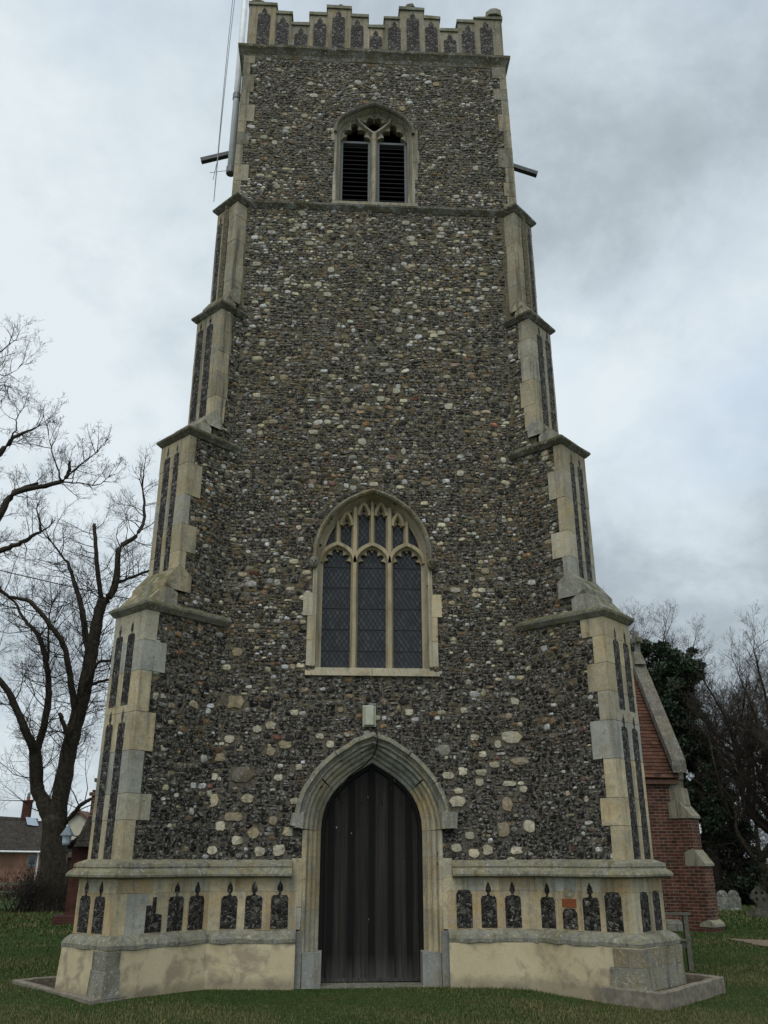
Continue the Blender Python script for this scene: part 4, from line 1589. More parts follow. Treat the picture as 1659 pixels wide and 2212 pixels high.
# --- belfry window
wm = MB()
cc = (.34, .295, .205)
bpath = [(BX - BH, BZB), (BX - BH, 14.4)] + bel_arch + [(BX + BH, 14.4), (BX + BH, BZB)]
wm.sweep(FRONT, bpath, [(0, -.40), (0, -.16), (.03, -.13), (.06, -.03), (.075, .02), (.12, .02), (.12, -.02)], 0, cc)
for sx, rows in ((-1, ((13.53, 14.25, .815), (14.25, 15.04, .79), (15.04, 15.33, .87))), (1, ((13.53, 14.1, .81), (14.1, 14.55, .865), (14.55, 14.86, .905), (14.86, 15.38, .88)))):
    for z0, z1, xo in rows:
        a, b_ = sorted((BX + sx * .755, BX + sx * xo))
        wm.fbox(FRONT, a, b_, z0 + .003, z1 - .003, -.05, .024, 0, ashlar_tint(10), .003)
wm.fbox(FRONT, BX - .82, BX + .86, 13.40, 13.52, -.4, .028, 0, (.33, .29, .2), .003)
belfry = wm.build('belfry_window', 'limestone_upper', tower)
hm = MB()
hm.sweep(FRONT, [(BX - BH - .0, 15.24)] + bel_arch + [(BX + BH + .0, 15.26)], [(.07, -.02), (.07, .05), (.09, .09), (.11, .10), (.135, .07), (.14, -.02)], 0, (.19, .165, .11))
hm.build('hood_mould', 'mossy_limestone', belfry)
TF = Frame((0, .17, 0), (1, 0, 0), (0, -1, 0))
tr = MB()
tr.sweep(TF, [(BX, BZB - .02), (BX, 15.44)], [(-.07, -.14), (-.07, -.02), (-.03, .08), (.03, .08), (.07, -.02), (.07, -.14)], 0, cc)
for sx in (-1, 1):
    tr.sweep(TF, [(BX, 15.40), (BX + sx * .16, 15.55), (BX + sx * .30, 15.70), (BX + sx * .37, 15.86)][::1], [(-.045, -.14), (-.045, -.02), (-.018, .07), (.018, .07), (.045, -.02), (.045, -.14)], 0, cc)
    xc = BX + sx * .36
    lp = [(BX - .68, 15.26), (BX - .655, 15.42), (BX - .56, 15.58), (BX - .36, 15.80), (BX - .25, 15.62), (BX - .13, 15.47), (BX - .05, 15.30)]
    if sx > 0:
        lp = [(2 * BX - x, z) for x, z in lp][::-1]
    cusp_strip(tr, TF, lp, 5, .10, .012, -.12, .0, 0, cc, 81)
top = [(BX - .33, 15.80), (BX - .18, 15.88), (BX, 15.945), (BX + .18, 15.88), (BX + .33, 15.80)]
cusp_strip(tr, TF, top, 3, .10, .03, -.12, .0, 0, cc, 41)
tr.build('tracery', 'limestone_upper', belfry)
for xa, xb_ in ((BX - BH + .005, BX - .065), (BX + .065, BX + BH - .005)):
    lm = MB()
    LF = Frame((0, .27, 0), (1, 0, 0), (0, -1, 0))
    zt = 15.30
    for (a, b_, z0, z1) in ((xa, xa + .05, BZB, zt), (xb_ - .05, xb_, BZB, zt), (xa + .05, xb_ - .05, zt - .05, zt), (xa + .05, xb_ - .05, BZB, BZB + .03)):
        lm.fbox(LF, a, b_, z0, z1, -.06, .03, 0)
    lv = lm.build('louvre_frame', 'grey_timber', belfry)
    sl = MB()
    z = BZB + .05
    while z < zt - .06:
        P = [LF.p(u, zz, d) for zz in (0, .014) for (u, d) in ((xa + .05, -.15), (xb_ - .05, -.15), (xb_ - .05, .02), (xa + .05, .02))]
        P = [q + Vector((0, 0, z + (.10 if q[1] > .3 else 0))) for q in P]
        sl.box8(P, 0)
        z += .112
    sl.build('louvre_slat', 'dark_slat', lv)

# --- drain spouts thrown out from the roof on both sides
for sx in (-1, 1):
    sm = MB()
    a = Vector((sx * 2.6, 2.8, 17.55))
    b_ = Vector((sx * 4.03, 2.8, 17.03))
    ax = (b_ - a).normalized()
    up = Vector((0, 1, 0)).cross(ax).normalized()
    if up[2] < 0:
        up = -up
    for (y0, y1, z0, z1) in ((-.06, .06, -.02, 0.0), (-.06, -.035, 0.0, .085), (.035, .06, 0.0, .085)):
        P = [q + Vector((0, y, 0)) + up * z for z in (z0, z1) for (q, y) in ((a, y0), (b_, y0), (b_, y1), (a, y1))]
        sm.box8(P, 0)
    sm.build('water_spout', 'lead_sheet', tower)

# ------------------------------------------------------------------ fittings on the tower
lamp = thing('wall_lamp', 'small beige box lamp with a black cable, fixed on the flint above the door', 'wall lamp', (-.06, 0, 3.65))
mb = MB()
LF = Frame((0, -.03, 0), (1, 0, 0), (0, -1, 0))
mb.fbox(LF, -.10, .10, -.16, .16, -.02, .03, 0)
mb.build('back_plate', 'lamp_plastic', lamp)
mb = MB()
ring = [(-.085, .03), (-.08, .075), (-.055, .11), (0, .125), (.055, .11), (.08, .075), (.085, .03)]
rows = [[mb.vert(LF.p(u * q, z, .03 + (d - .03) * q)) for u, d in ring] for z, q in ((-.145, .96), (-.13, 1), (.13, 1), (.145, .96))]
for r0, r1 in zip(rows, rows[1:]):
    for k in range(len(ring) - 1):
        mb.face([r0[k], r0[k + 1], r1[k + 1], r1[k]])
mb.face(rows[0][::-1])
mb.face(rows[-1])
mb.build('lamp_cover', 'lamp_plastic', lamp)
mb = MB()
mb.fbox(LF, -.012, .10, .16, .19, -.02, .05, 0)
mb.build('sensor_arm', 'grey_metal', lamp)
mb = MB()
pts = [(.03, 3.5, .02), (.045, 3.42, .05), (.05, 3.36, .21), (.06, 3.28, .22), (.055, 3.20, .07), (.04, 3.14, .04), (.01, 3.08, -.04), (-.04, 3.02, -.10), (-.12, 2.95, -.16),
       (-.24, 2.87, -.20), (-.36, 2.78, -.22), (-.46, 2.66, -.22), (-.50, 2.56, -.24), (-.50, 2.48, -.33)]
mb.tube([Vector((x + .06, -d, z - 3.65)) for x, z, d in pts], .011, 5)
mb.build('cable', 'cable_rubber', lamp)

pole = thing('flagpole', 'tall white flagpole clamped to the left side of the tower top', 'flagpole', (-3.02, 1.0, 15.05))
mb = MB()
mb.tube([(0, 0, .12), (0, 0, 4.2), (0, 0, 12.5)], [.075, .07, .045], 14)
mb.build('pole', 'white_paint', pole, smooth=True)
mb = MB()
mb.lathe((0, 0, -.03), [(.085, 0), (.095, .02), (.095, .17), (.08, .19)], 14)
mb.build('foot_collar', 'grey_metal', pole)
mb = MB()
mb.lathe((0, 0, 2.05), [(.085, 0), (.09, .02), (.09, .16), (.078, .18)], 14)
mb.build('clamp_collar', 'grey_metal', pole)
mb = MB()
mb.box(.05, .26, -.03, .03, 2.08, 2.16)
mb.build('bracket', 'grey_metal', pole)
mb = MB()
mb.box(.05, .26, -.03, .03, .02, .10)
mb.build('bracket', 'grey_metal', pole)
mb = MB()
mb.lathe((0, 0, 12.5), [(.05, 0), (.10, .06), (.11, .12), (.06, .2), (.01, .22)], 12)
mb.build('finial_ball', 'white_paint', pole)
for dx_ in (0, .10):
    mb = MB()
    A_ = Vector((.06, -.06, 12.3))
    B_ = Vector((-3.12 + 3.02, .0 - 1.0, 13.40 - 15.05))
    mb.tube([A_.lerp(B_, k / 12) + Vector((-.10 * math.sin(math.pi * k / 12) - dx_ * (1 - k / 12), 0, 0)) for k in range(13)], .0075, 4)
    mb.build('halyard', 'steel_rope', pole)
mb = MB()
mb.tube([(-.05, 0, .07), (-.42, -.05, -.06)], .007, 4)
mb.tube([(-.24, -.3, .02), (-.40, .28, .06)], .006, 4)
mb.build('aerial', 'steel_rope', pole)

# low kerbs round the feet of the two front buttresses, with soil inside
for sx, P, h, lab in ((-1, [(-2.86, -.66), (-3.44, -1.33), (-4.98, .62), (-4.45, 1.05)], .055, 'low lichened stone kerb edging bare soil at the foot of the left buttress'),
                      (1, [(2.95, -.90), (3.50, -1.50), (4.88, .02), (4.35, .70)], .10, 'raised stone kerb edging bare soil at the foot of the right buttress')):
    kt = thing('stone_kerb', lab, 'kerb', (P[1][0], P[1][1], 0), 'kerbs at the buttress feet')
    o = Vector((P[1][0], P[1][1], 0))
    pts = resample(P[:2], 6)[:-1] + resample(P[1:3], 12)[:-1] + resample(P[2:], 6)
    mb = MB()
    mb.plan_sweep([(q[0] - o[0], q[1] - o[1]) for q in pts], [(-.05, -.45), (-.05, h - .012), (-.038, h), (.038, h), (.05, h - .012), (.05, -.45)], 1, 0, (1, 1, 1), jit=.008)
    mb.build('kerb', 'concrete', kt)
    mb = MB()
    cen = (sx * 3.4 - o[0], .35 - o[1])
    ring = [mb.vert((q[0] - o[0], q[1] - o[1], h - .055 + rnd.uniform(-.015, .01))) for q in pts]
    ce = mb.vert((cen[0], cen[1], h - .02))
    for a, b_ in zip(ring, ring[1:]):
        mb.face([a, b_, ce])
    mb.build('soil_bed', 'soil', kt)

# ------------------------------------------------------------------ brick porch on the right
porch = thing('brick_porch', 'red brick church porch with clay tiled roof and stone coped gable behind the right buttress', 'porch', (8.5, 10.0, 0))
X0, X1, Y0, Y1 = 3.4, 8.5, 10.0, 14.0
YM, ZE, ZR = 12.0, 3.72, 6.75
o = Vector((8.5, 10.0, 0))


def loc(p):
    return Vector(p) - o


mb = MB()
mb.poly([loc(q) for q in ((X0, Y0, -.3), (X1, Y0, -.3), (X1, Y0, ZE + .1), (X0, Y0, ZE + .1))])
mb.poly([loc(q) for q in ((X1, Y0, -.3), (X1, Y1, -.3), (X1, Y1, ZE), (X1, YM, ZR), (X1, Y0, ZE))])
mb.poly([loc(q) for q in ((X0, Y1, -.3), (X1, Y1, -.3), (X1, Y1, ZE), (X0, Y1, ZE))])
mb.poly([loc(q) for q in ((X0, Y0, -.3), (X0, Y1, -.3), (X0, Y1, ZE), (X0, YM, ZR), (X0, Y0, ZE))])
mb.build('wall', 'red_brick', porch, uvbox=True)
mb = MB()
prof = [(-.02, -.3), (.09, -.3), (.09, .16), (.0, .26), (-.02, .26)]
mb.plan_sweep([(X0 - o[0], Y0 - o[1]), (X1 - o[0], Y0 - o[1])], prof, 1, 0, (.26, .25, .20), seg=.6, jit=.006)
mb.build('base_course', 'worn_limestone', porch)
# tiled roof laid tile by tile in courses
mb = MB()
ry0, rz0 = Y0 - .16, ZE - .10
sl_len = math.hypot(YM - ry0, ZR - rz0)
dy_, dz_ = (YM - ry0) / sl_len, (ZR - rz0) / sl_len
nrow = int(sl_len / .125)
for r_ in range(nrow + 1):
    s0, s1 = r_ * .125, r_ * .125 + .16
    x = 5.2 + (r_ % 2) * .085 - .1
    while x < X1 - .03:
        xa, xb_ = x + .002, min(x + .168, X1 - .03)
        j = rnd.uniform(-.006, .006)
        P = []
        for hh in (0, .014):
            for (xx, ss, lift) in ((xa, s0 + j, .030), (xb_, s0 + j, .030), (xb_, s1, .004), (xa, s1, .004)):
                P.append(loc((xx, ry0 + dy_ * ss - dz_ * (lift + hh), rz0 + dz_ * ss + dy_ * (lift + hh))))
        v = rnd.uniform(.55, 1.35)
        mb.box8(P, 0, (v, v, v))
        x += .17
m, t, b = base_mat('roof_tile', 0.85, 0.2)
co = obj_co(t)
c = mix_rgb(t, 1.0, tint(t), mix_rgb(t, noise(t, co, 2.0, 4), (0.14, 0.062, 0.036), (0.075, 0.040, 0.028)), 'MULTIPLY')
c = mix_rgb(t, ramp(t, noise(t, co, 12, 4), [(0.58, 0.0), (0.70, 0.6)]), c, (0.13, 0.12, 0.085))
t.links.new(c, b.inputs['Base Color'])
mb.poly([loc(q) for q in ((X0, YM, ZR), (X1 - .05, YM, ZR), (X1 - .05, Y1 + .16, rz0), (X0, Y1 + .16, rz0))])
mb.poly([loc(q) for q in ((X0, ry0 + .02, rz0 - .02), (X1 - .05, ry0 + .02, rz0 - .02), (X1 - .05, YM, ZR - .02), (X0, YM, ZR - .02))], 0, (.4, .4, .4))
mb.build('roof', 'roof_tile', porch, fix=False)
mb = MB()
mb.box(5.0 - o[0], X1 - o[0] - .05, ry0 - o[1] + .03, Y0 - o[1] + .03, ZE - .24, ZE - .13)
mb.build('eaves_board', 'brown_board', porch)
# stone coping of the gable, kneeler and corbels
xa, xb_ = X1 - .22, X1 + .15
for sy in (-1, 1):
    mb = MB()
    yk = YM + sy * 2.28
    zk = ZE + .20
    n = 5
    for k in range(n):
        f0, f1 = k / n, (k + 1) / n
        ya, za = yk + (YM - yk) * f0, zk + (ZR + .33 - zk) * f0
        yb, zb_ = yk + (YM - yk) * f1, zk + (ZR + .33 - zk) * f1
        cc = tuple(q * rnd.uniform(.9, 1.1) for q in (.19, .175, .135))
        P = [loc(q) for q in ((xa, ya, za - .16), (xb_, ya, za - .16), (xb_, yb, zb_ - .16), (xa, yb, zb_ - .16), (xa, ya, za + .15), (xb_, ya, za + .15), (xb_, yb, zb_ + .15), (xa, yb, zb_ + .15))]
        mb.box8(P, 0, cc)
    mb.build('coping', 'worn_limestone', porch)
mb = MB()
for (ya, yb, z0, z1) in ((-.02, .24, ZE - .36, ZE - .12), (-.10, .24, ZE - .12, ZE + .09)):
    mb.box(xa - o[0] - .02, xb_ - o[0] - .04, ya, yb, z0, z1, 0, (.30, .27, .19))
mb.build('kneeler', 'limestone_upper', porch)
mb = MB()
mb.box8([loc(q) for q in ((xa + .02, YM - .26, ZR + .30), (xb_ - .02, YM - .26, ZR + .30), (xb_ - .02, YM + .26, ZR + .30), (xa + .02, YM + .26, ZR + .30),
                          (xa + .09, YM - .08, ZR + .72), (xb_ - .09, YM - .08, ZR + .72), (xb_ - .09, YM + .08, ZR + .72), (xa + .09, YM + .08, ZR + .72))], 0, (.2, .185, .14))
mb.build('apex_stone', 'worn_limestone', porch)
mb = MB()
mb.box(-.07, .07, YM - o[1] - .07, YM - o[1] + .07, ZR + .70, ZR + 1.34, 0, (.2, .19, .15))
mb.box(-.065, .065, YM - o[1] - .26, YM - o[1] + .26, ZR + .98, ZR + 1.13, 0, (.2, .19, .15))
mb.box(-.16, .16, YM - o[1] - .065, YM - o[1] + .065, ZR + .985, ZR + 1.125, 0, (.2, .19, .15))
mb.build('gable_cross', 'worn_limestone', porch)
# diagonal corner buttress
cd, cn = Vector((S, -S, 0)), Vector((-S, -S, 0))
mb = MB()
wm_ = MB()
for (L, hw, z0, z1) in ((.56, .30, -.3, .16), (.50, .27, .20, 1.52), (.30, .255, 1.60, 2.66)):
    P = [cd * t_ + cn * s_ + Vector((0, 0, z)) for z in (z0, z1 + .25) for (t_, s_) in ((-.3, -hw), (L, -hw), (L, hw), (-.3, hw))]
    P[5] -= Vector((0, 0, .25))
    P[6] -= Vector((0, 0, .25))
    mb.box8(P)
bt = mb.build('buttress', 'red_brick', porch, uvbox=True)
for (L, L2, hw, z0, rise) in ((.50, .30, .27, 1.52, .34), (.30, .02, .255, 2.66, .42), (.56, .50, .31, .14, .10)):
    wm_ = MB()
    P = []
    for s_ in (-hw - .015, hw + .015):
        P += [(L + .05, s_, z0 - .03), (L + .05, s_, z0 + .03), (L2 - .02, s_, z0 + rise + .04), (L2 - .26, s_, z0 + rise - .05), (L2 - .26, s_, z0 - .03)]
    ii = [wm_.vert(cd * a + cn * b_ + Vector((0, 0, c_)), (.31, .285, .20)) for a, b_, c_ in P]
    for f in ((0, 1, 2, 3, 4), (9, 8, 7, 6, 5), (0, 5, 6, 1), (1, 6, 7, 2), (2, 7, 8, 3), (0, 4, 9, 5)):
        wm_.face([ii[q] for q in f])
    wm_.build('weathering', 'limestone_upper', bt)
wm_ = MB()
P = []
for s_ in (-.2, .2):
    P += [(.16, s_, 2.95), (.13, s_, 3.38), (-.25, s_, 3.42), (-.25, s_, 2.9)]
ii = [wm_.vert(cd * a + cn * b_ + Vector((0, 0, c_)), (.34, .30, .21)) for a, b_, c_ in P]
for f in ((0, 1, 2, 3), (7, 6, 5, 4), (0, 4, 5, 1), (1, 5, 6, 2)):
    wm_.face([ii[q] for q in f])
wm_.build('corbel', 'limestone_upper', bt)

# ------------------------------------------------------------------ bench behind the right buttress
bench = thing('wooden_bench', 'weathered grey wooden bench end standing on the grass beside the right buttress', 'bench', (4.56, 2.3, 0))
mb = MB()
mb.box(.50, .575, -.70, -.63, 0, .80)
mb.build('leg', 'bench_wood', bench)
mb = MB()
mb.box(.50, .575, .63, .70, 0, .80)
mb.build('leg', 'bench_wood', bench)
for yy in (-.70, .63):
    mb = MB()
    mb.box8([(-.05, yy, 0), (.03, yy, 0), (.03, yy + .07, 0), (-.05, yy + .07, 0), (-.20, yy, 1.02), (-.13, yy, 1.02), (-.13, yy + .07, 1.02), (-.20, yy + .07, 1.02)])
    mb.build('leg', 'bench_wood', bench)
for yy in (-.715, .615):
    mb = MB()
    mb.box8([(-.14, yy, .80), (.62, yy, .80), (.62, yy + .1, .80), (-.14, yy + .1, .80), (-.14, yy, .835), (.62, yy, .835), (.62, yy + .1, .835), (-.14, yy + .1, .835)])
    mb.build('armrest', 'bench_wood', bench)
for yy in (-.69, .65):
    mb = MB()
    mb.box(0, .50, yy, yy + .045, .33, .42)
    mb.build('seat_rail', 'bench_wood', bench)
mb = MB()
for k in range(4):
    mb.box(.02 + k * .125, .125 + k * .125, -.74, .74, .425, .455)
mb.build('seat', 'bench_wood', bench)
mb = MB()
for k in range(3):
    mb.box8([(-.11 - k * .03, -.72, .58 + k * .15), (-.085 - k * .03, -.72, .58 + k * .15), (-.085 - k * .03, .72, .58 + k * .15), (-.11 - k * .03, .72, .58 + k * .15),
             (-.13 - k * .03, -.72, .68 + k * .15), (-.105 - k * .03, -.72, .68 + k * .15), (-.105 - k * .03, .72, .68 + k * .15), (-.13 - k * .03, .72, .68 + k * .15)])
mb.build('backrest', 'bench_wood', bench)

# ------------------------------------------------------------------ gravestones on the right
def stone_slab(name, label, x, y, loop, thick, mat_, tilt=0.0, group='old gravestones by the trees', rz=0.0):
    o_ = thing(name, label, 'gravestone', (x, y, 0), group)
    mb = MB()
    fr = Frame((0, 0, 0), (1, 0, 0), (0, -1, 0))
    mb.prism(fr, loop, -thick / 2, thick / 2, 0, back=True)
    for i, q in enumerate(mb.v):
        mb.v[i] = (q[0] + tilt * q[2], q[1] + rnd.uniform(-.006, .006), q[2])
    mb.build('slab', mat_, o_)
    mb = MB()
    mb.box(min(p[0] for p in loop) - .04, max(p[0] for p in loop) + .04, -thick, thick, -.15, .05)
    mb.build('plinth', mat_, o_)
    o_.rotation_euler = (0, 0, rz)
    return o_


def hump(xc, half, zb_, zt, n=8):
    return [(xc + half * math.cos(math.pi * k / n), zb_ + (zt - zb_) * math.sin(math.pi * k / n)) for k in range(n + 1)]


stone_slab('double_headstone', 'pale double headstone with two rounded tops and white lichen in front of dark undergrowth', 13.32, 19.2,
           [(.42, -.2)] + [(.42, .40)] + hump(.20, .19, .44, .66) + hump(-.20, .19, .44, .66) + [(-.42, .40), (-.42, -.2)], .12, 'gravestone_stone', .02)
o_ = thing('cross_gravestone', 'dark ring headed stone cross on a stepped base standing in the grass at right', 'gravestone', (12.52, 15.0, 0), 'old gravestones by the trees')
mb = MB()
fr = Frame((0, 0, 0), (1, 0, 0), (0, -1, 0))
mb.box8([(-.42, -.30, -.1), (.42, -.30, -.1), (.42, .30, -.1), (-.42, .30, -.1), (-.24, -.18, .28), (.24, -.18, .28), (.24, .18, .28), (-.24, .18, .28)])
mb.build('base', 'dark_gravestone', o_)
mb = MB()
mb.box8([(-.12, -.07, .27), (.12, -.07, .27), (.12, .07, .27), (-.12, .07, .27), (-.085, -.06, .52), (.085, -.06, .52), (.085, .06, .52), (-.085, .06, .52)])
zc_ = .60
outer = [(.235 * math.cos(2 * math.pi * k / 24), zc_ + .235 * math.sin(2 * math.pi * k / 24)) for k in range(24)]
hl = []
for q in range(4):
    a0_ = math.pi / 4 + q * math.pi / 2
    hl.append([(.13 * math.cos(a0_) + .052 * math.cos(2 * math.pi * k / 8), zc_ + .13 * math.sin(a0_) + .052 * math.sin(2 * math.pi * k / 8)) for k in range(8)])
mb.prism(fr, outer, -.05, .05, 0, holes=hl, back=True)
for (a, b_, c_, d) in ((-.07, .07, .80, .88), (-.28, -.2, .53, .67), (.2, .28, .53, .67)):
    mb.box(a, b_, -.055, .055, c_, d)
mb.build('ring_cross', 'dark_gravestone', o_)
stone_slab('headstone', 'small dark round topped headstone at the right edge of the picture', 13.35, 16.2,
           [(.30, -.2), (.30, .36)] + hump(0, .30, .38, .58)[1:-1] + [(-.30, .36), (-.30, -.2)], .12, 'dark_gravestone', -.03)

# ------------------------------------------------------------------ boiler house, chimney and lantern on the left
bh = thing('brick_outhouse', 'dark red brick outhouse with a sloping verge and tall chimney behind the left buttress', 'outhouse', (-7.9, 13.2, 0))
o = Vector((-7.9, 13.2, 0))
mb = MB()
mb.poly([(.0, 0, -.3), (3.4, 0, -.3), (3.4, 0, 4.4), (1.8, 0, 4.0), (.0, 0, 2.02)][:2] + [(3.4, 0, 2.9), (.95, 0, 2.9), (.0, 0, 2.0)])
mb.poly([(.0, 0, -.3), (.0, 3, -.3), (.0, 3, 2.0), (.0, 0, 2.0)])
mb.build('wall', 'dark_brick', bh, uvbox=True)
mb = MB()
mb.box8([(-.28, -.28, -.3), (3.4, -.28, -.3), (3.4, .1, -.3), (-.28, .1, -.3), (-.24, -.24, .20), (3.4, -.24, .20), (3.4, .1, .26), (-.24, .1, .26)])
mb.build('base_course', 'dark_brick', bh, uvbox=True)
mb = MB()
mb.box8([(-.12, -.10, 1.93), (1.0, -.10, 2.98), (1.0, 3, 2.98), (-.12, 3, 1.93), (-.12, -.10, 2.03), (1.0, -.10, 3.08), (1.0, 3, 3.08), (-.12, 3, 2.03)])
mb.build('roof', 'grey_tile', bh, uvbox=True)
mb = MB()
mb.box(.42, 1.25, -.22, .5, 2.6, 3.50)
mb.box(.36, 1.3, -.28, .55, 3.34, 3.43)
mb.box(.50, 1.25, -.16, .5, 3.50, 3.72)
mb.box(.44, 1.3, -.22, .5, 3.72, 3.82)
ch = mb.build('chimney', 'red_brick', bh, uvbox=True)
mb = MB()
mb.box8([(.12, -.34, 1.98), (.85, -.34, 1.98), (.85, .1, 1.98), (.12, .1, 1.98), (.40, -.24, 2.78), (.85, -.24, 2.78), (.85, .1, 2.78), (.40, .1, 2.78)])
mb.build('tile_hood', 'grey_tile', bh, uvbox=True)
mb = MB()
mb.lathe((.72, .1, 3.8), [(.10, 0), (.10, .25), (.12, .28)], 10)
mb.build('chimney_pot', 'terracotta', ch)

lan = thing('wall_lantern', 'small white lantern with a blue grey conical roof on a bracket by the outhouse', 'lantern', (-8.02, 12.95, 2.0))
mb = MB()
mb.lathe((0, 0, .06), [(.10, 0), (.115, .02), (.125, .2), (.12, .21)], 8)
mb.build('lantern_glass', 'lantern_glass', lan)
mb = MB()
mb.lathe((0, 0, .27), [(.20, 0), (.19, .02), (.17, .05), (.03, .26), (.01, .30)], 8)
mb.build('lantern_roof', 'slate_blue', lan)
mb = MB()
mb.lathe((0, 0, 0), [(.06, 0), (.11, .03), (.11, .06)], 8)
mb.build('lantern_base', 'slate_blue', lan)
mb = MB()
mb.tube([(.10, 0, .28), (.28, .02, .25), (.45, .06, .26), (.60, .10, .28)], .016, 6)
mb.build('bracket', 'cable_rubber', lan)

# ------------------------------------------------------------------ houses beyond the churchyard
cot = thing('pink_cottage', 'pink rendered cottage with hipped tiled roof and two brick chimneys behind the big tree', 'cottage', (-21.5, 45, 0))
o = Vector((-21.5, 45, 0))
mb = MB()
mb.box(-7, 2.95, 0, 6, -.5, 2.25)
w_ = mb.build('wall', 'pink_render', cot)
mb = MB()
mb.poly([(-7.4, -.35, 2.2), (3.3, -.35, 2.2), (3.3, 2.7, 4.05), (-7.4, 2.7, 4.05)])
mb.poly([(3.3, -.35, 2.2), (3.3, 6.3, 2.2), (3.3, 2.7, 4.05)])
mb.poly([(-7.4, 6.3, 2.2), (3.3, 6.3, 2.2), (3.3, 2.7, 4.05), (-7.4, 2.7, 4.05)])
mb.poly([(-1.7, -.75, 2.2), (.75, -.75, 2.2), (-.45, 1.8, 3.95), (-1.2, 1.8, 3.95)])
mb.poly([(.75, -.75, 2.2), (2.25, -.35, 2.2), (1.1, 1.8, 3.7), (-.45, 1.8, 3.95)])
mb.poly([(-1.7, -.75, 2.2), (-1.2, 1.8, 3.95), (-3.4, -.35, 2.2)])
mb.poly([(-7.4, 2.9, 2.5), (1.2, 2.9, 2.5), (1.2, 4.2, 4.25), (-7.4, 4.2, 4.75)])
rf = mb.build('roof', 'grey_tile', cot, uvbox=True, fix=False)
for (x, y, z0, z1, w2, pot) in ((.82, 3.3, 3.6, 5.35, .40, True), (2.2, 3.3, 3.6, 4.85, .36, False)):
    cm = MB()
    cm.box(x - w2, x + w2 * .2, y - .25, y + .25, z0, z1)
    cm.box(x - w2 - .04, x + w2 * .2 + .04, y - .29, y + .29, z1 - .12, z1)
    c_ = cm.build('chimney', 'dark_brick', cot, uvbox=True)
    pm = MB()
    pm.lathe((x - w2 * .4, y, z1), [(.13, 0), (.11, .18), (.13, .22)], 10)
    pm.build('chimney_pot', 'terracotta', c_)
    if pot:
        pm = MB()
        pm.lathe((x - w2 * .4, y, z1 + .22), [(.10, 0), (.10, .16), (.14, .17), (.01, .32)], 10)
        pm.build('cowl', 'grey_metal', c_)
mb = MB()
mb.box8([(1.25, 2.0, 3.80), (1.75, 2.0, 3.72), (1.95, 2.1, 3.74), (1.45, 2.1, 3.82), (.95, 2.4, 4.26), (1.45, 2.4, 4.2), (1.55, 2.5, 4.22), (1.0, 2.5, 4.28)])
mb.build('skylight', 'skylight_glass', cot)
mb = MB()
mb.tube([(-7.4, -.8, 2.16), (.8, -.82, 2.16)], .055, 6)
mb.build('gutter', 'white_paint', cot)
mb = MB()
mb.tube([(.8, -.82, 2.16), (2.6, -.42, 2.14), (3.4, -.42, 2.14)], .055, 6)
mb.build('gutter', 'white_paint', cot)
mb = MB()
mb.tube([(2.88, -.3, 2.1), (2.88, -.12, 1.9), (2.88, -.10, -.3)], .05, 6)
mb.build('downpipe', 'white_paint', cot)
mb = MB()
mb.box(2.25, 2.75, -.03, .05, 1.30, 1.98)
wn = mb.build('window', 'slate_blue', cot)
mb = MB()
mb.box(2.31, 2.69, -.05, -.03, 1.44, 1.93)
mb.build('pane', 'window_glass', wn)

cr = thing('cream_house', 'cream gabled house with brown bargeboards beyond the tree and outhouse', 'house', (-24.0, 70, 0))
mb = MB()
mb.poly([(-.2, 0, -.5), (4.5, 0, -.5), (4.5, 0, 2.9), (.7, 0, 5.6), (-.2, 0, 4.9)])
mb.poly([(-.2, 0, -.5), (-.2, 6, -.5), (-.2, 6, 4.9), (-.2, 0, 4.9)])
mb.build('wall', 'cream_render', cr)
mb = MB()
mb.box8([(-.5, -.3, 4.65), (.7, -.3, 5.62), (.7, 6, 5.62), (-.5, 6, 4.65), (-.5, -.3, 4.85), (.7, -.3, 5.85), (.7, 6, 5.85), (-.5, 6, 4.85)])
mb.box8([(.7, -.3, 5.62), (4.8, -.3, 2.5), (4.8, 6, 2.5), (.7, 6, 5.62), (.7, -.3, 5.85), (4.8, -.3, 2.7), (4.8, 6, 2.7), (.7, 6, 5.85)])
mb.build('roof', 'brown_board', cr)
mb = MB()
mb.box8([(-1.6, -6, 1.9), (2.5, -6, 1.9), (2.5, -3, 1.9), (-1.6, -3, 1.9), (-1.6, -4, 3.3), (2.5, -4, 3.3), (2.5, -3.5, 3.3), (-1.6, -3.5, 3.3)])
mb.box(-1.5, 2.4, -5.6, -3.4, -.5, 1.9)
mb.build('lean_to', 'grey_tile', cr, uvbox=True)

# post and rail fence at the far left
fn = thing('rail_fence', 'low post and rail fence crossing the grass in front of the pink cottage', 'fence', (-16.0, 30, 0))
for k in range(5):
    mb = MB()
    mb.box(-3.2 + k * 1.6, -3.1 + k * 1.6, -.05, .05, -.1, .95)
    mb.build('post', 'bench_wood', fn)
for z in (.28, .62):
    mb = MB()
    mb.box(-3.5, 3.6, -.07, -.03, z, z + .09)
    mb.build('rail', 'bench_wood', fn)

# two overhead cables crossing the sky at the left
for k, (za, zb_, r, lab) in enumerate(((15.6, 13.2, .028, 'thick black overhead cable sagging behind the bare trees at left'),
                                       (16.9, 13.6, .012, 'thin upper overhead wire above the thick cable at left'))):
    mb = MB()
    A_, B_ = Vector((-26, 30, za + 1.9)), Vector((-4.0, 30, zb_ - .4))
    mb.tube([A_.lerp(B_, q / 16) - Vector((0, 0, .35 * math.sin(math.pi * q / 16))) for q in range(17)], r, 5)
    tag(mb.build('overhead_cable', 'cable_rubber'), lab, 'cable', 'overhead cables')

# ------------------------------------------------------------------ trees
def rot_about(v, axis, ang):
    from mathutils import Quaternion
    return Quaternion(axis, ang) @ v


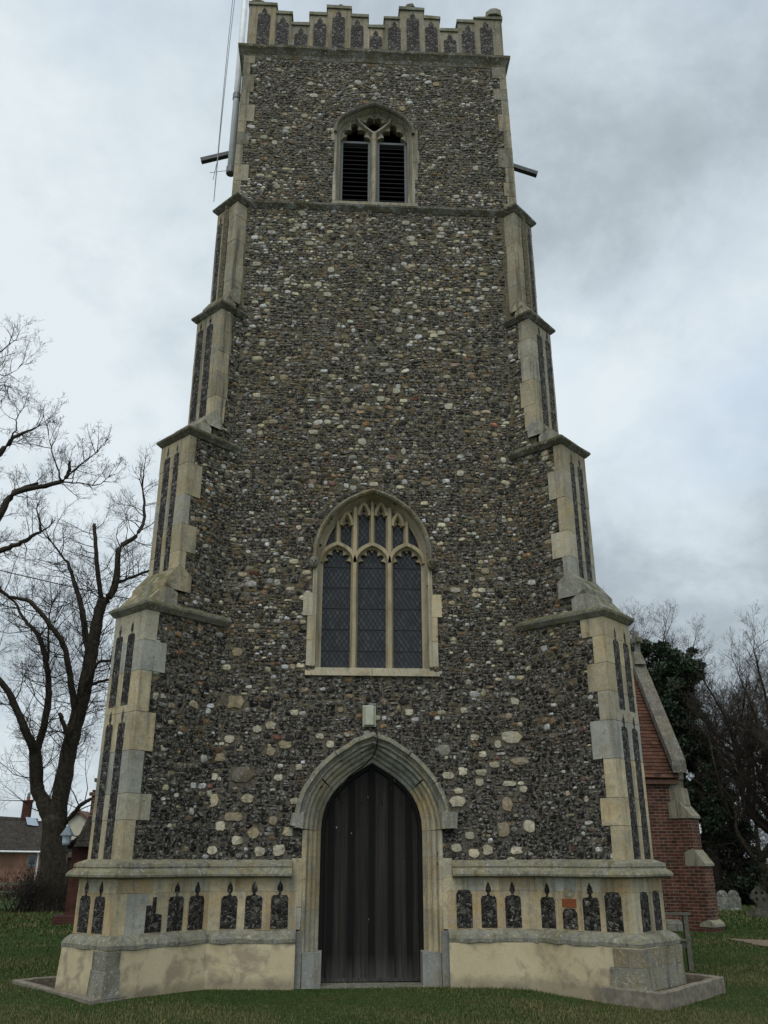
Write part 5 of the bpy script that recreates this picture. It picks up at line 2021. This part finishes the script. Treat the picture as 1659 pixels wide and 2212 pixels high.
def twig(mb, p, d, ln, r, lvl, rr, up=0.12, kids=(6, 4), nseg=4, crook=.22):
    """one shoot with its side shoots"""
    pts, rad = [Vector(p)], [r]
    d = Vector(d).normalized()
    for i in range(nseg):
        d = (d + Vector((rr.gauss(0, crook), rr.gauss(0, crook), rr.gauss(0, crook) + up))).normalized()
        pts.append(pts[-1] + d * (ln / nseg))
        rad.append(max(r * (1 - (i + 1) / nseg * .8), .0035))
    mb.tube(pts, rad, 4 if lvl == 0 else 3, cap=False)
    if lvl >= len(kids):
        return
    for k in range(kids[lvl]):
        f_ = rr.uniform(.2, .98)
        i = min(int(f_ * nseg), nseg - 1)
        q = pts[i].lerp(pts[i + 1], f_ * nseg - i)
        ax = (pts[i + 1] - pts[i]).normalized()
        side = ax.cross(Vector((rr.gauss(0, 1), rr.gauss(0, 1), rr.gauss(0, 1)))).normalized()
        nd_ = (ax * rr.uniform(.55, 1.0) + side * rr.uniform(.5, .95)).normalized()
        twig(mb, q, nd_, ln * rr.uniform(.32, .6) * (1.1 - .35 * f_), rad[i] * .58, lvl + 1, rr, up, kids, max(nseg - 1, 2), crook)


def clothe(mb, pts, step, l0, l1, r, rr, kids, start=0.0, flat=.8, up=.12):
    """side shoots all along one limb"""
    P = [Vector(q) for q in pts]
    tot = sum((b_ - a).length for a, b_ in zip(P, P[1:]))
    n = max(2, int(tot / step))
    Q = []
    acc = 0
    L = [0]
    for a, b_ in zip(P, P[1:]):
        L.append(L[-1] + (b_ - a).length)
    for k in range(n):
        s_ = tot * (start + (1 - start) * (k + rr.random()) / n)
        i = 0
        while i < len(P) - 2 and L[i + 1] < s_:
            i += 1
        q = P[i].lerp(P[i + 1], min(max((s_ - L[i]) / max(L[i + 1] - L[i], 1e-6), 0), 1))
        ax = (P[i + 1] - P[i]).normalized()
        side = ax.cross(Vector((rr.gauss(0, 1), rr.gauss(0, 1), rr.gauss(0, .6)))).normalized()
        d = (ax * rr.uniform(.15, .8) + side).normalized()
        twig(mb, q, d, rr.uniform(l0, l1), r * rr.uniform(.6, 1.1), 0, rr, up, kids)


def smooth_line(pts, n=3, wob=.0, rr=None):
    P = [Vector(q) for q in pts]
    out_ = []
    for i in range(len(P) - 1):
        p0, p1, p2, p3 = P[max(i - 1, 0)], P[i], P[i + 1], P[min(i + 2, len(P) - 1)]
        for k in range(n):
            t_ = k / n
            q = 0.5 * ((2 * p1) + (p2 - p0) * t_ + (2 * p0 - 5 * p1 + 4 * p2 - p3) * t_ ** 2 + (3 * p1 - p0 - 3 * p2 + p3) * t_ ** 3)
            if rr:
                q = q + Vector((rr.gauss(0, wob), rr.gauss(0, wob), rr.gauss(0, wob)))
            out_.append(q)
    out_.append(P[-1])
    return out_


TREE_A = [
    ([(-10.04, 20.0, -0.2), (-10.28, 20.0, 1.05), (-10.46, 20.0, 2.07), (-10.56, 20.0, 3.07)], 0.62, 0.5),
    ([(-10.50, 20.0, 2.3), (-10.75, 20.0, 3.1), (-11.02, 20.0, 3.61), (-11.27, 20.0, 3.99), (-11.44, 20.0, 4.73), (-11.55, 20.0, 5.36)], 0.36, 0.27),
    ([(-11.52, 20.0, 5.2), (-11.77, 19.5, 5.9), (-12.3, 19.2, 6.97), (-12.69, 19.0, 7.54), (-13.21, 18.8, 8.12), (-13.91, 18.5, 8.87)], 0.2, 0.09),
    ([(-11.55, 20.0, 5.25), (-11.54, 20.3, 5.76), (-11.54, 20.6, 6.8), (-11.69, 20.9, 7.85), (-12.06, 21.2, 8.95), (-12.46, 21.4, 9.83), (-12.9, 21.6, 10.36), (-13.3, 21.8, 10.67), (-13.93, 22.0, 11.56), (-14.48, 22.0, 11.94)], 0.2, 0.05),
    ([(-11.69, 20.9, 7.72), (-11.84, 20.8, 8.69), (-11.85, 20.8, 9.22), (-12.01, 20.8, 10.19), (-12.0, 20.8, 11.09)], 0.09, 0.03),
    ([(-10.46, 20.0, 2.6), (-10.42, 20.0, 3.83), (-10.35, 20.0, 5.21), (-10.21, 20.0, 6.5), (-10.05, 20.0, 7.66), (-9.99, 20.0, 8.91), (-9.94, 20.0, 9.79), (-9.87, 20.0, 10.71), (-9.8, 20.0, 11.15)], 0.42, 0.24),
    ([(-9.8, 20.0, 11.0), (-10.0, 19.7, 11.89), (-10.18, 19.4, 13.18), (-10.32, 19.3, 14.05)], 0.14, 0.085),
    ([(-9.8, 20.0, 11.0), (-9.54, 20.2, 11.44), (-9.44, 20.3, 12.42), (-9.51, 20.4, 13.41), (-8.95, 20.6, 14.03), (-8.75, 20.8, 14.79), (-8.81, 20.8, 15.62), (-8.96, 20.8, 16.29)], 0.2, 0.04),
    ([(-10.21, 20.0, 6.44), (-10.39, 19.6, 7.48), (-10.54, 19.3, 8.26), (-10.76, 19.0, 9.07), (-11.27, 18.7, 9.78), (-12.0, 18.5, 10.56), (-12.48, 18.4, 10.68), (-12.91, 18.3, 10.8), (-13.69, 18.2, 11.61)], 0.17, 0.05),
    ([(-10.0, 20.0, 8.77), (-10.44, 20.5, 9.9), (-10.89, 20.9, 11.15), (-11.29, 21.2, 11.99), (-11.5, 21.3, 12.45), (-11.76, 21.4, 13.03), (-12.06, 21.5, 13.36), (-12.64, 21.6, 14.04)], 0.17, 0.04),
    ([(-9.48, 20.3, 11.89), (-9.02, 20.5, 12.16), (-8.35, 20.7, 12.57), (-7.7, 20.8, 12.78), (-7.0, 20.8, 13.2)], 0.09, 0.03),
    ([(-10.13, 20.0, 7.1), (-9.6, 19.4, 8.38), (-9.01, 19.2, 8.57), (-8.44, 19.1, 8.64)], 0.09, 0.04),
    ([(-10.05, 20.0, 7.77), (-9.78, 20.4, 7.94), (-9.32, 20.6, 8.13), (-8.85, 20.8, 8.2), (-8.2, 20.8, 8.6)], 0.1, 0.03),
    ([(-10.35, 20.0, 2.68), (-9.81, 19.7, 3.15), (-9.51, 19.5, 3.46), (-9.21, 19.5, 3.65), (-8.77, 19.5, 3.73), (-8.2, 19.4, 4.1)], 0.12, 0.04),
    ([(-10.3, 20.0, 5.33), (-10.39, 19.5, 5.99), (-10.57, 19.3, 6.49), (-10.64, 19.3, 6.57)], 0.12, 0.09),
]
TREE_B = [
    ([(-11.78, 12.0, -0.01), (-12.26, 12.0, 3.55), (-12.6, 12.0, 7.01), (-12.34, 12.0, 8.41)], 0.5, 0.3),
    ([(-12.34, 12.0, 8.3), (-11.69, 12.0, 9.88), (-11.03, 12.0, 11.51), (-10.72, 12.0, 12.24), (-9.99, 12.0, 12.47), (-9.3, 12.0, 12.7), (-9.16, 12.0, 13.09), (-9.17, 12.0, 13.38)], 0.2, 0.06),
    ([(-10.8, 12.1, 12.2), (-10.49, 12.2, 12.55), (-10.11, 12.2, 12.68)], 0.09, 0.06),
    ([(-9.22, 12.1, 12.87), (-8.85, 12.2, 13.37), (-8.41, 12.2, 13.83)], 0.05, 0.02),
    ([(-9.3, 11.9, 12.62), (-8.73, 11.8, 12.54), (-8.15, 11.8, 12.5), (-7.84, 11.8, 12.76)], 0.04, 0.015),
    ([(-9.3, 11.9, 12.64), (-9.41, 11.8, 12.95), (-9.7, 11.8, 13.6), (-9.87, 11.8, 14.15)], 0.05, 0.015),
    ([(-12.6, 12.1, 7.58), (-12.35, 12.3, 12.55), (-11.58, 12.5, 13.81), (-11.23, 12.5, 14.43), (-10.81, 12.5, 14.65), (-10.53, 12.5, 14.83)], 0.2, 0.02),
    ([(-11.40, 12.5, 14.14), (-11.22, 12.5, 14.7), (-11.24, 12.5, 15.16), (-11.09, 12.5, 15.52)], 0.05, 0.015),
    ([(-12.45, 11.9, 7.81), (-11.31, 11.6, 9.81), (-10.64, 11.5, 10.17), (-10.21, 11.5, 10.35), (-9.92, 11.5, 10.52), (-9.71, 11.5, 10.69), (-9.55, 11.5, 10.78)], 0.16, 0.05),
    ([(-12.5, 12.2, 9.03), (-12.76, 12.5, 14.88), (-12.29, 12.5, 16.91), (-12.19, 12.5, 17.59), (-11.75, 12.5, 18.11)], 0.12, 0.012),
    ([(-12.29, 12.5, 16.91), (-11.84, 12.5, 16.69), (-11.46, 12.5, 17.06)], 0.03, 0.01),
    ([(-12.6, 12.5, 15.47), (-11.98, 12.5, 16.32), (-11.61, 12.5, 16.25)], 0.03, 0.01),
]


def limb_tree(name, label, base, limbs, seed, step, l0, l1, r, kids, group=None, bark='bark', twigm='twig', flare=True, up=.12, skip=1, thin=1.0):
    rr = random.Random(seed)
    o_ = thing(name, label, 'tree', base, group)
    B = Vector(base)
    tm_ = MB()
    cm = MB()
    for k, (pts, r0, r1) in enumerate(limbs):
        P = smooth_line([Vector(q) - B for q in pts], 4, .012 if k else .02, rr)
        n = len(P)
        rad = [r0 + (r1 - r0) * i / (n - 1) for i in range(n)]
        if k == 0 and flare:
            rad = [q * (1 + .55 * max(0, 1 - i / 4)) for i, q in enumerate(rad)]
        rad = [q * rr.uniform(.94, 1.08) for q in rad]
        tm_.tube(P, [q * thin for q in rad], 10 if r0 > .15 else 6)
        if k >= skip:
            clothe(cm, P, step, l0, l1, r, rr, kids, 0.0 if r0 < .25 else .25, up=up)
            if r1 < .06:
                for _ in range(3):
                    twig(cm, P[-1], P[-1] - P[-2] + Vector((rr.gauss(0, .02), rr.gauss(0, .02), .02)), rr.uniform(l0, l1), r1 * .7, 0, rr, up, kids)
    tr_ = tm_.build('trunk', bark, o_, smooth=True, fix=False)
    cr_ = cm.build('crown', twigm, o_, fix=False)
    return o_


limb_tree('bare_tree', 'large bare forked tree with pollarded limbs standing left of the tower', (-10.04, 20.0, 0), TREE_A, 5, .20, 1.0, 2.3, .023, (6, 5, 1), 'bare trees', thin=.80)
limb_tree('bare_tree', 'bare branches reaching in from a tree beyond the left edge of the picture', (-11.78, 12.0, 0), TREE_B, 9, .19, .5, 1.2, .016, (6, 4, 1), 'bare trees', thin=.68)


def free_tree(name, label, base, height, spread, seed, nlimb, step, l0, l1, r, kids, group, lean=(0, 0), twigm='twig', r0=.3, up=.16):
    rr = random.Random(seed)
    limbs = []
    b_ = Vector(base)
    fork = height * rr.uniform(.2, .3)
    top = b_ + Vector((lean[0] * .3, lean[1] * .3, fork))
    limbs.append(([tuple(b_ - Vector((0, 0, .2))), tuple(b_.lerp(top, .5) + Vector((rr.gauss(0, .08), 0, 0))), tuple(top)], r0, r0 * .75))
    for k in range(nlimb):
        a = 2 * math.pi * (k + rr.random() * .7) / nlimb
        s_ = spread * rr.uniform(.45, 1.0)
        h = height * rr.uniform(.72, 1.0) if s_ < spread * .75 else height * rr.uniform(.55, .85)
        e = b_ + Vector((math.cos(a) * s_ + lean[0], math.sin(a) * s_ * .8 + lean[1], h))
        st = b_.lerp(top, rr.uniform(.7, 1.0))
        mid1 = st.lerp(e, .35) + Vector((math.cos(a) * s_ * .16, math.sin(a) * s_ * .12, rr.gauss(0, .1)))
        mid2 = st.lerp(e, .7) + Vector((rr.gauss(0, .25), rr.gauss(0, .25), .1 * h * .1))
        limbs.append(([tuple(st), tuple(mid1), tuple(mid2), tuple(e)], r0 * rr.uniform(.38, .55), .02))
        for q in range(3):                                   # secondary limbs
            f_ = rr.uniform(.3, .8)
            p = mid1.lerp(mid2, f_)
            d = (e - st).normalized()
            sd_ = d.cross(Vector((rr.gauss(0, 1), rr.gauss(0, 1), rr.gauss(0, 1)))).normalized()
            e2 = p + (d * .8 + sd_ * .7) * height * rr.uniform(.14, .26)
            limbs.append(([tuple(p), tuple(p.lerp(e2, .5) + Vector((rr.gauss(0, .1), rr.gauss(0, .1), .1))), tuple(e2)], r0 * .2, .015))
    return limb_tree(name, label, base, limbs, seed + 1, step, l0, l1, r, kids, group, 'bark', twigm, True, up)


G = 'bare trees'
free_tree('bare_tree', 'tall leafless tree rising behind the evergreen at the right of the tower', (17.5, 38, 0), 17.3, 4.2, 31, 13, .36, 1.0, 2.2, .026, (7, 5, 1), G, (0, 0), 'pale_twig', .34)
free_tree('bare_tree', 'dense bare tree with fine upright twigs filling the right edge of the picture', (18.3, 24, 0), 10.2, 4.2, 47, 14, .27, .9, 1.9, .021, (7, 5, 2), G, (.2, 0), 'pale_twig', .30, .2)
free_tree('bare_tree', 'dark leaning bare tree with low spreading boughs behind the gravestones', (15.9, 22.5, 0), 6.8, 3.6, 53, 7, .34, .7, 1.6, .018, (6, 4, 1), G, (1.2, 0), 'twig', .2, .06)
free_tree('bare_tree', 'pale thin bare tree in the gap between the evergreen and the dense bare tree', (20.6, 34, 0), 11.3, 3.6, 61, 10, .36, .9, 1.8, .022, (6, 4, 1), G, (0, 0), 'pale_twig', .22)


def leaf_mass(mb, centres, per, size, rr, cols, squash=.8):
    """small leaf sprays scattered through overlapping clumps"""
    for (c_, rad, w_) in centres:
        C_ = Vector(c_)
        kc = rr.uniform(.6, 1.7)
        for _ in range(int(per * w_)):
            while True:
                v = Vector((rr.uniform(-1, 1), rr.uniform(-1, 1), rr.uniform(-1, 1)))
                if v.length <= 1:
                    break
            v = v * (rr.uniform(.55, 1.0) / max(v.length, .2)) * v.length ** .4
            p = C_ + Vector((v[0] * rad, v[1] * rad, v[2] * rad * squash))
            d = (v + Vector((rr.gauss(0, .6), rr.gauss(0, .6), rr.gauss(0, .6)))).normalized()
            a = d.cross(Vector((rr.gauss(0, 1), rr.gauss(0, 1), rr.gauss(0, 1)))).normalized()
            s_ = size * rr.uniform(.6, 1.4)
            colr = rr.choice(cols)
            k = rr.uniform(.6, 1.4) * kc
            colr = tuple(q * k for q in colr)
            i = [mb.vert(q, colr) for q in (p - d * s_ * .2, p + a * s_ * .35 + d * s_ * .3, p + d * s_, p - a * s_ * .35 + d * s_ * .3)]
            mb.face(i)


# evergreen behind the porch: a spreading crown above a broad dark skirt
rr = random.Random(77)
ev = thing('evergreen_tree', 'tall dark evergreen with a ragged rounded crown behind the brick porch', 'tree', (14.4, 26, 0), 'evergreens')
tm_ = MB()
tr_pts = smooth_line([(0, 0, -.2), (.1, 0, 3), (-.2, 0, 6.5), (0, 0, 10.2)], 4)
tm_.tube(tr_pts, [.34 - .022 * i for i in range(len(tr_pts))], 8)
cent = []
for _ in range(26):
    a = rr.uniform(0, 6.28)
    q = rr.random() ** .5
    cent.append(((-.2 + math.cos(a) * 1.55 * q, math.sin(a) * 1.5 * q, rr.uniform(8.2, 11.2) - q * .6), rr.uniform(.4, .75), 1.0))
for k in range(12):
    cent.append(((.6 + rr.uniform(-.3, .8), rr.uniform(-.9, .9), 8.4 + rr.uniform(0, 1.7)), rr.uniform(.35, .6), .8))
for c_ in cent:
    q = Vector(c_[0])
    st = Vector((-.1, 0, min(q[2] - .8, 10)))
    tm_.tube([st, st.lerp(q, .5) + Vector((0, 0, -.1)), q], [.06, .04, .015], 4, cap=False)
cm = MB()
for _ in range(46):
    a = rr.uniform(0, 6.28)
    q = rr.uniform(.8, 1.12)
    cent.append(((.1 + math.cos(a) * 1.75 * q, math.sin(a) * 1.6 * q, rr.uniform(8.0, 11.5) - .5 * q), rr.uniform(.16, .34), .3))
leaf_mass(cm, cent, 900, .11, rr, [(.020, .034, .016), (.028, .045, .020), (.014, .024, .012), (.035, .050, .026)])
tm_.build('trunk', 'bark', ev, fix=False)
cm.build('crown', 'evergreen_leaf', ev, fix=False)

ev = thing('evergreen_tree', 'broad black green yew sweeping to the ground between the porch and the bare trees', 'tree', (14.9, 24, 0), 'evergreens')
tm_ = MB()
tm_.tube([(0, 0, -.2), (.05, 0, 2.5), (-.2, 0, 6.5)], [.35, .28, .08], 8)
tm_.build('trunk', 'bark', ev, fix=False)
cent = []
for _ in range(95):
    z = rr.random() ** 1.25 * 7.6
    w_ = np.interp(z, [0, 1.5, 4, 6.3, 7.7], [1.9, 1.75, 1.35, .75, .2])
    a = rr.uniform(0, 6.28)
    q = rr.random() ** .45
    cent.append(((-.55 + math.cos(a) * w_ * q + (4 - z) * .14, math.sin(a) * w_ * q, z + .2), rr.uniform(.38, .7), 1.0))
cm = MB()
for _ in range(70):
    z = rr.random() * 7.6
    w_ = np.interp(z, [0, 1.5, 4, 6.3, 7.7], [2.1, 1.95, 1.55, .95, .3])
    a = rr.uniform(0, 6.28)
    cent.append(((-.55 + math.cos(a) * w_ + (4 - z) * .14, math.sin(a) * w_, z + .2), rr.uniform(.16, .34), .3))
leaf_mass(cm, cent, 620, .12, rr, [(.012, .021, .010), (.017, .029, .013), (.009, .015, .008), (.022, .034, .016)])
cm.build('crown', 'evergreen_leaf', ev, fix=False)

# ------------------------------------------------------------------ undergrowth
def thicket(name, label, x0, x1, y0, y1, h, n, seed, l=(.8, 1.6), leaves=0, kids=(5, 3), cols=((.03, .03, .015),), twigm='twig', kind='stuff', cat=None):
    rr = random.Random(seed)
    mb = MB()
    for _ in range(n):
        x, y = rr.uniform(x0, x1), rr.uniform(y0, y1)
        twig(mb, (x, y, 0), (rr.gauss(0, .35), rr.gauss(0, .35), 1), h * rr.uniform(.45, 1.1), .014, 0, rr, .05, kids, 4, .2)
    o_ = mb.build(name, [twigm, 'evergreen_leaf'], fix=False)
    if leaves:
        lm_ = MB()
        for _ in range(leaves):
            x, y = rr.uniform(x0, x1), rr.uniform(y0, y1)
            z = rr.random() ** 1.4 * h
            d = Vector((rr.gauss(0, 1), rr.gauss(0, 1), rr.gauss(0, 1))).normalized()
            a = d.cross(Vector((rr.gauss(0, 1), rr.gauss(0, 1), rr.gauss(0, 1)))).normalized()
            s_ = rr.uniform(.03, .085)
            colr = tuple(q * rr.uniform(.6, 1.4) for q in rr.choice(cols))
            p = Vector((x, y, z))
            lm_.face([lm_.vert(q, colr) for q in (p, p + a * s_ * .4 + d * s_ * .5, p + d * s_, p - a * s_ * .4 + d * s_ * .5)])
        base = len(mb.v)
        mb.v += lm_.v
        mb.c += lm_.c
        mb.f += [tuple(q + base for q in f) for f in lm_.f]
        mb.m += [1] * len(lm_.f)
        mb.uv += [None] * len(lm_.f)
        bpy.data.objects.remove(o_)
        o_ = mb.build(name, [twigm, 'evergreen_leaf'], fix=False)
    tag(o_, label, cat, None, kind)
    return o_


DK = ((.016, .016, .010), (.026, .022, .014), (.012, .016, .008))
thicket('undergrowth', 'dark tangled undergrowth behind the gravestones at right', 13.2, 26, 21, 27, 2.3, 330, 3, leaves=9000, cols=DK, cat='undergrowth')
thicket('undergrowth', 'dark brush around the foot of the big bare tree at left', -11.6, -8.2, 18.6, 21.5, 1.35, 260, 4, leaves=2500, cols=DK, cat='undergrowth')
thicket('hedge', 'thin bare hedge in front of the pink cottage', -24, -12.5, 32, 34, .85, 240, 6, leaves=1500, cols=DK, cat='hedge')
thicket('woodland', 'far off belt of dark winter trees closing the view at right', 14, 75, 62, 74, 7.5, 420, 8, leaves=12000, kids=(6, 4), cols=((.03, .032, .022), (.04, .036, .026)), twigm='pale_twig', cat='woodland')

# ------------------------------------------------------------------ grass
g = np.random.default_rng(12)


def foot_inside(x, y):
    m_ = (np.abs(x) < 2.95) & (y > -.13) & (y < 6)
    for sx, X0_ in ((-1, XL), (1, XR)):
        rx, ry = x - X0_, y
        t_ = rx * sx * S - ry * S
        q = -rx * sx * S - ry * S
        m_ |= (np.abs(q) < .62) & (t_ < 1.27) & (t_ > -2)
    return m_


KER = [[(-2.80, -.70), (-3.50, -1.40), (-4.98, .62), (-4.45, 1.05), (-2.9, 2)], [(2.95, -.90), (3.50, -1.50), (5.02, .12), (4.45, .78), (3, 2)]]


def in_poly_np(P, x, y):
    c_ = np.zeros(len(x), bool)
    j = len(P) - 1
    for i in range(len(P)):
        xi, yi = P[i]
        xj, yj = P[j]
        c_ ^= ((yi > y) != (yj > y)) & (x < (xj - xi) * (y - yi) / (yj - yi + 1e-12) + xi)
        j = i
    return c_


V, C, F_ = [], [], []
for (y0, y1, dens, hh, ww) in ((-3.6, -1.2, 3400, .017, .005), (-1.2, 1.5, 3000, .017, .0055), (1.5, 5, 1500, .022, .0075), (5, 10, 700, .028, .011), (10, 22, 240, .045, .022)):
    def half(y):
        return (y + 13.4) * .52
    xm = half(y1)
    n = int(2 * xm * (y1 - y0) * dens)
    x = g.uniform(-xm - .5, xm + .2, n)
    y = g.uniform(y0, y1, n)
    ok = ~foot_inside(x, y)
    for P in KER:
        ok &= ~in_poly_np(P, x, y)
    ok &= (np.abs(x + .4) > 3.0 * (y > 1.0))
    if y1 > 3:
        ok &= ~((x > 3.4) & (x < 9.1) & (y > 9.6) & (y < 14))
        ok &= ~np.array([in_path(a, b_) for a, b_ in zip(x, y)])
    x, y = x[ok], y[ok]
    n = len(x)
    z = np.array([gz(a, b_) for a, b_ in zip(x, y)])
    big = np.sin(x * 1.1 + 1.3 * np.sin(y * .8)) + np.sin(y * 1.7 - x * .6 + 2 * np.sin(x * .37)) + .8 * np.sin(x * 3.1 + y * 2.3)
    edge = np.exp(-np.clip(np.abs(y + .2), 0, 5) / .25) * (np.abs(x) < 3)
    h = hh * np.exp(g.normal(0, .35, n)) * (1 + .25 * np.clip(big, -1, 1)) * (1 + .5 * edge)
    az = g.uniform(0, 6.28, n)
    ln_ = g.uniform(.2, .9, n) * h
    wx, wy = -np.sin(az) * ww, np.cos(az) * ww
    v0 = np.stack([x - wx, y - wy, z - .01], 1)
    v1 = np.stack([x + wx, y + wy, z - .01], 1)
    v2 = np.stack([x + np.cos(az) * ln_, y + np.sin(az) * ln_, z + h], 1)
    dry = np.clip(.22 + .16 * big + .22 * (y < -1.3) + .25 * ((x > 3) & (y < 2) & (y > -6)), .03, .8)
    t_ = (g.random(n) < dry)[:, None]
    colr = np.where(t_, np.array([[.150, .130, .055]]), np.array([[.052, .088, .022]])) * np.exp(g.normal(0, .24, (n, 1)))
    k0 = sum(len(q) for q in V)
    V.append(np.stack([v0, v1, v2], 1).reshape(-1, 3))
    C.append(np.repeat(colr, 3, 0))
    F_.append(np.arange(n * 3).reshape(-1, 3) + k0)
V, C, F_ = np.concatenate(V), np.concatenate(C), np.concatenate(F_)
me = bpy.data.meshes.new('grass')
me.vertices.add(len(V))
me.vertices.foreach_set('co', V.ravel())
me.loops.add(len(F_) * 3)
me.loops.foreach_set('vertex_index', F_.ravel())
me.polygons.add(len(F_))
me.polygons.foreach_set('loop_start', np.arange(len(F_)) * 3)
me.update(calc_edges=True)
ca = me.color_attributes.new('tint', 'FLOAT_COLOR', 'POINT')
ca.data.foreach_set('color', np.concatenate([C, np.ones((len(C), 1))], 1).astype(np.float32).ravel())
me.materials.append(MATS['grass_blade'])
go = bpy.data.objects.new('grass', me)
col.objects.link(go)
tag(go, 'short winter churchyard grass, dark green with tan patches', 'grass', None, 'stuff')
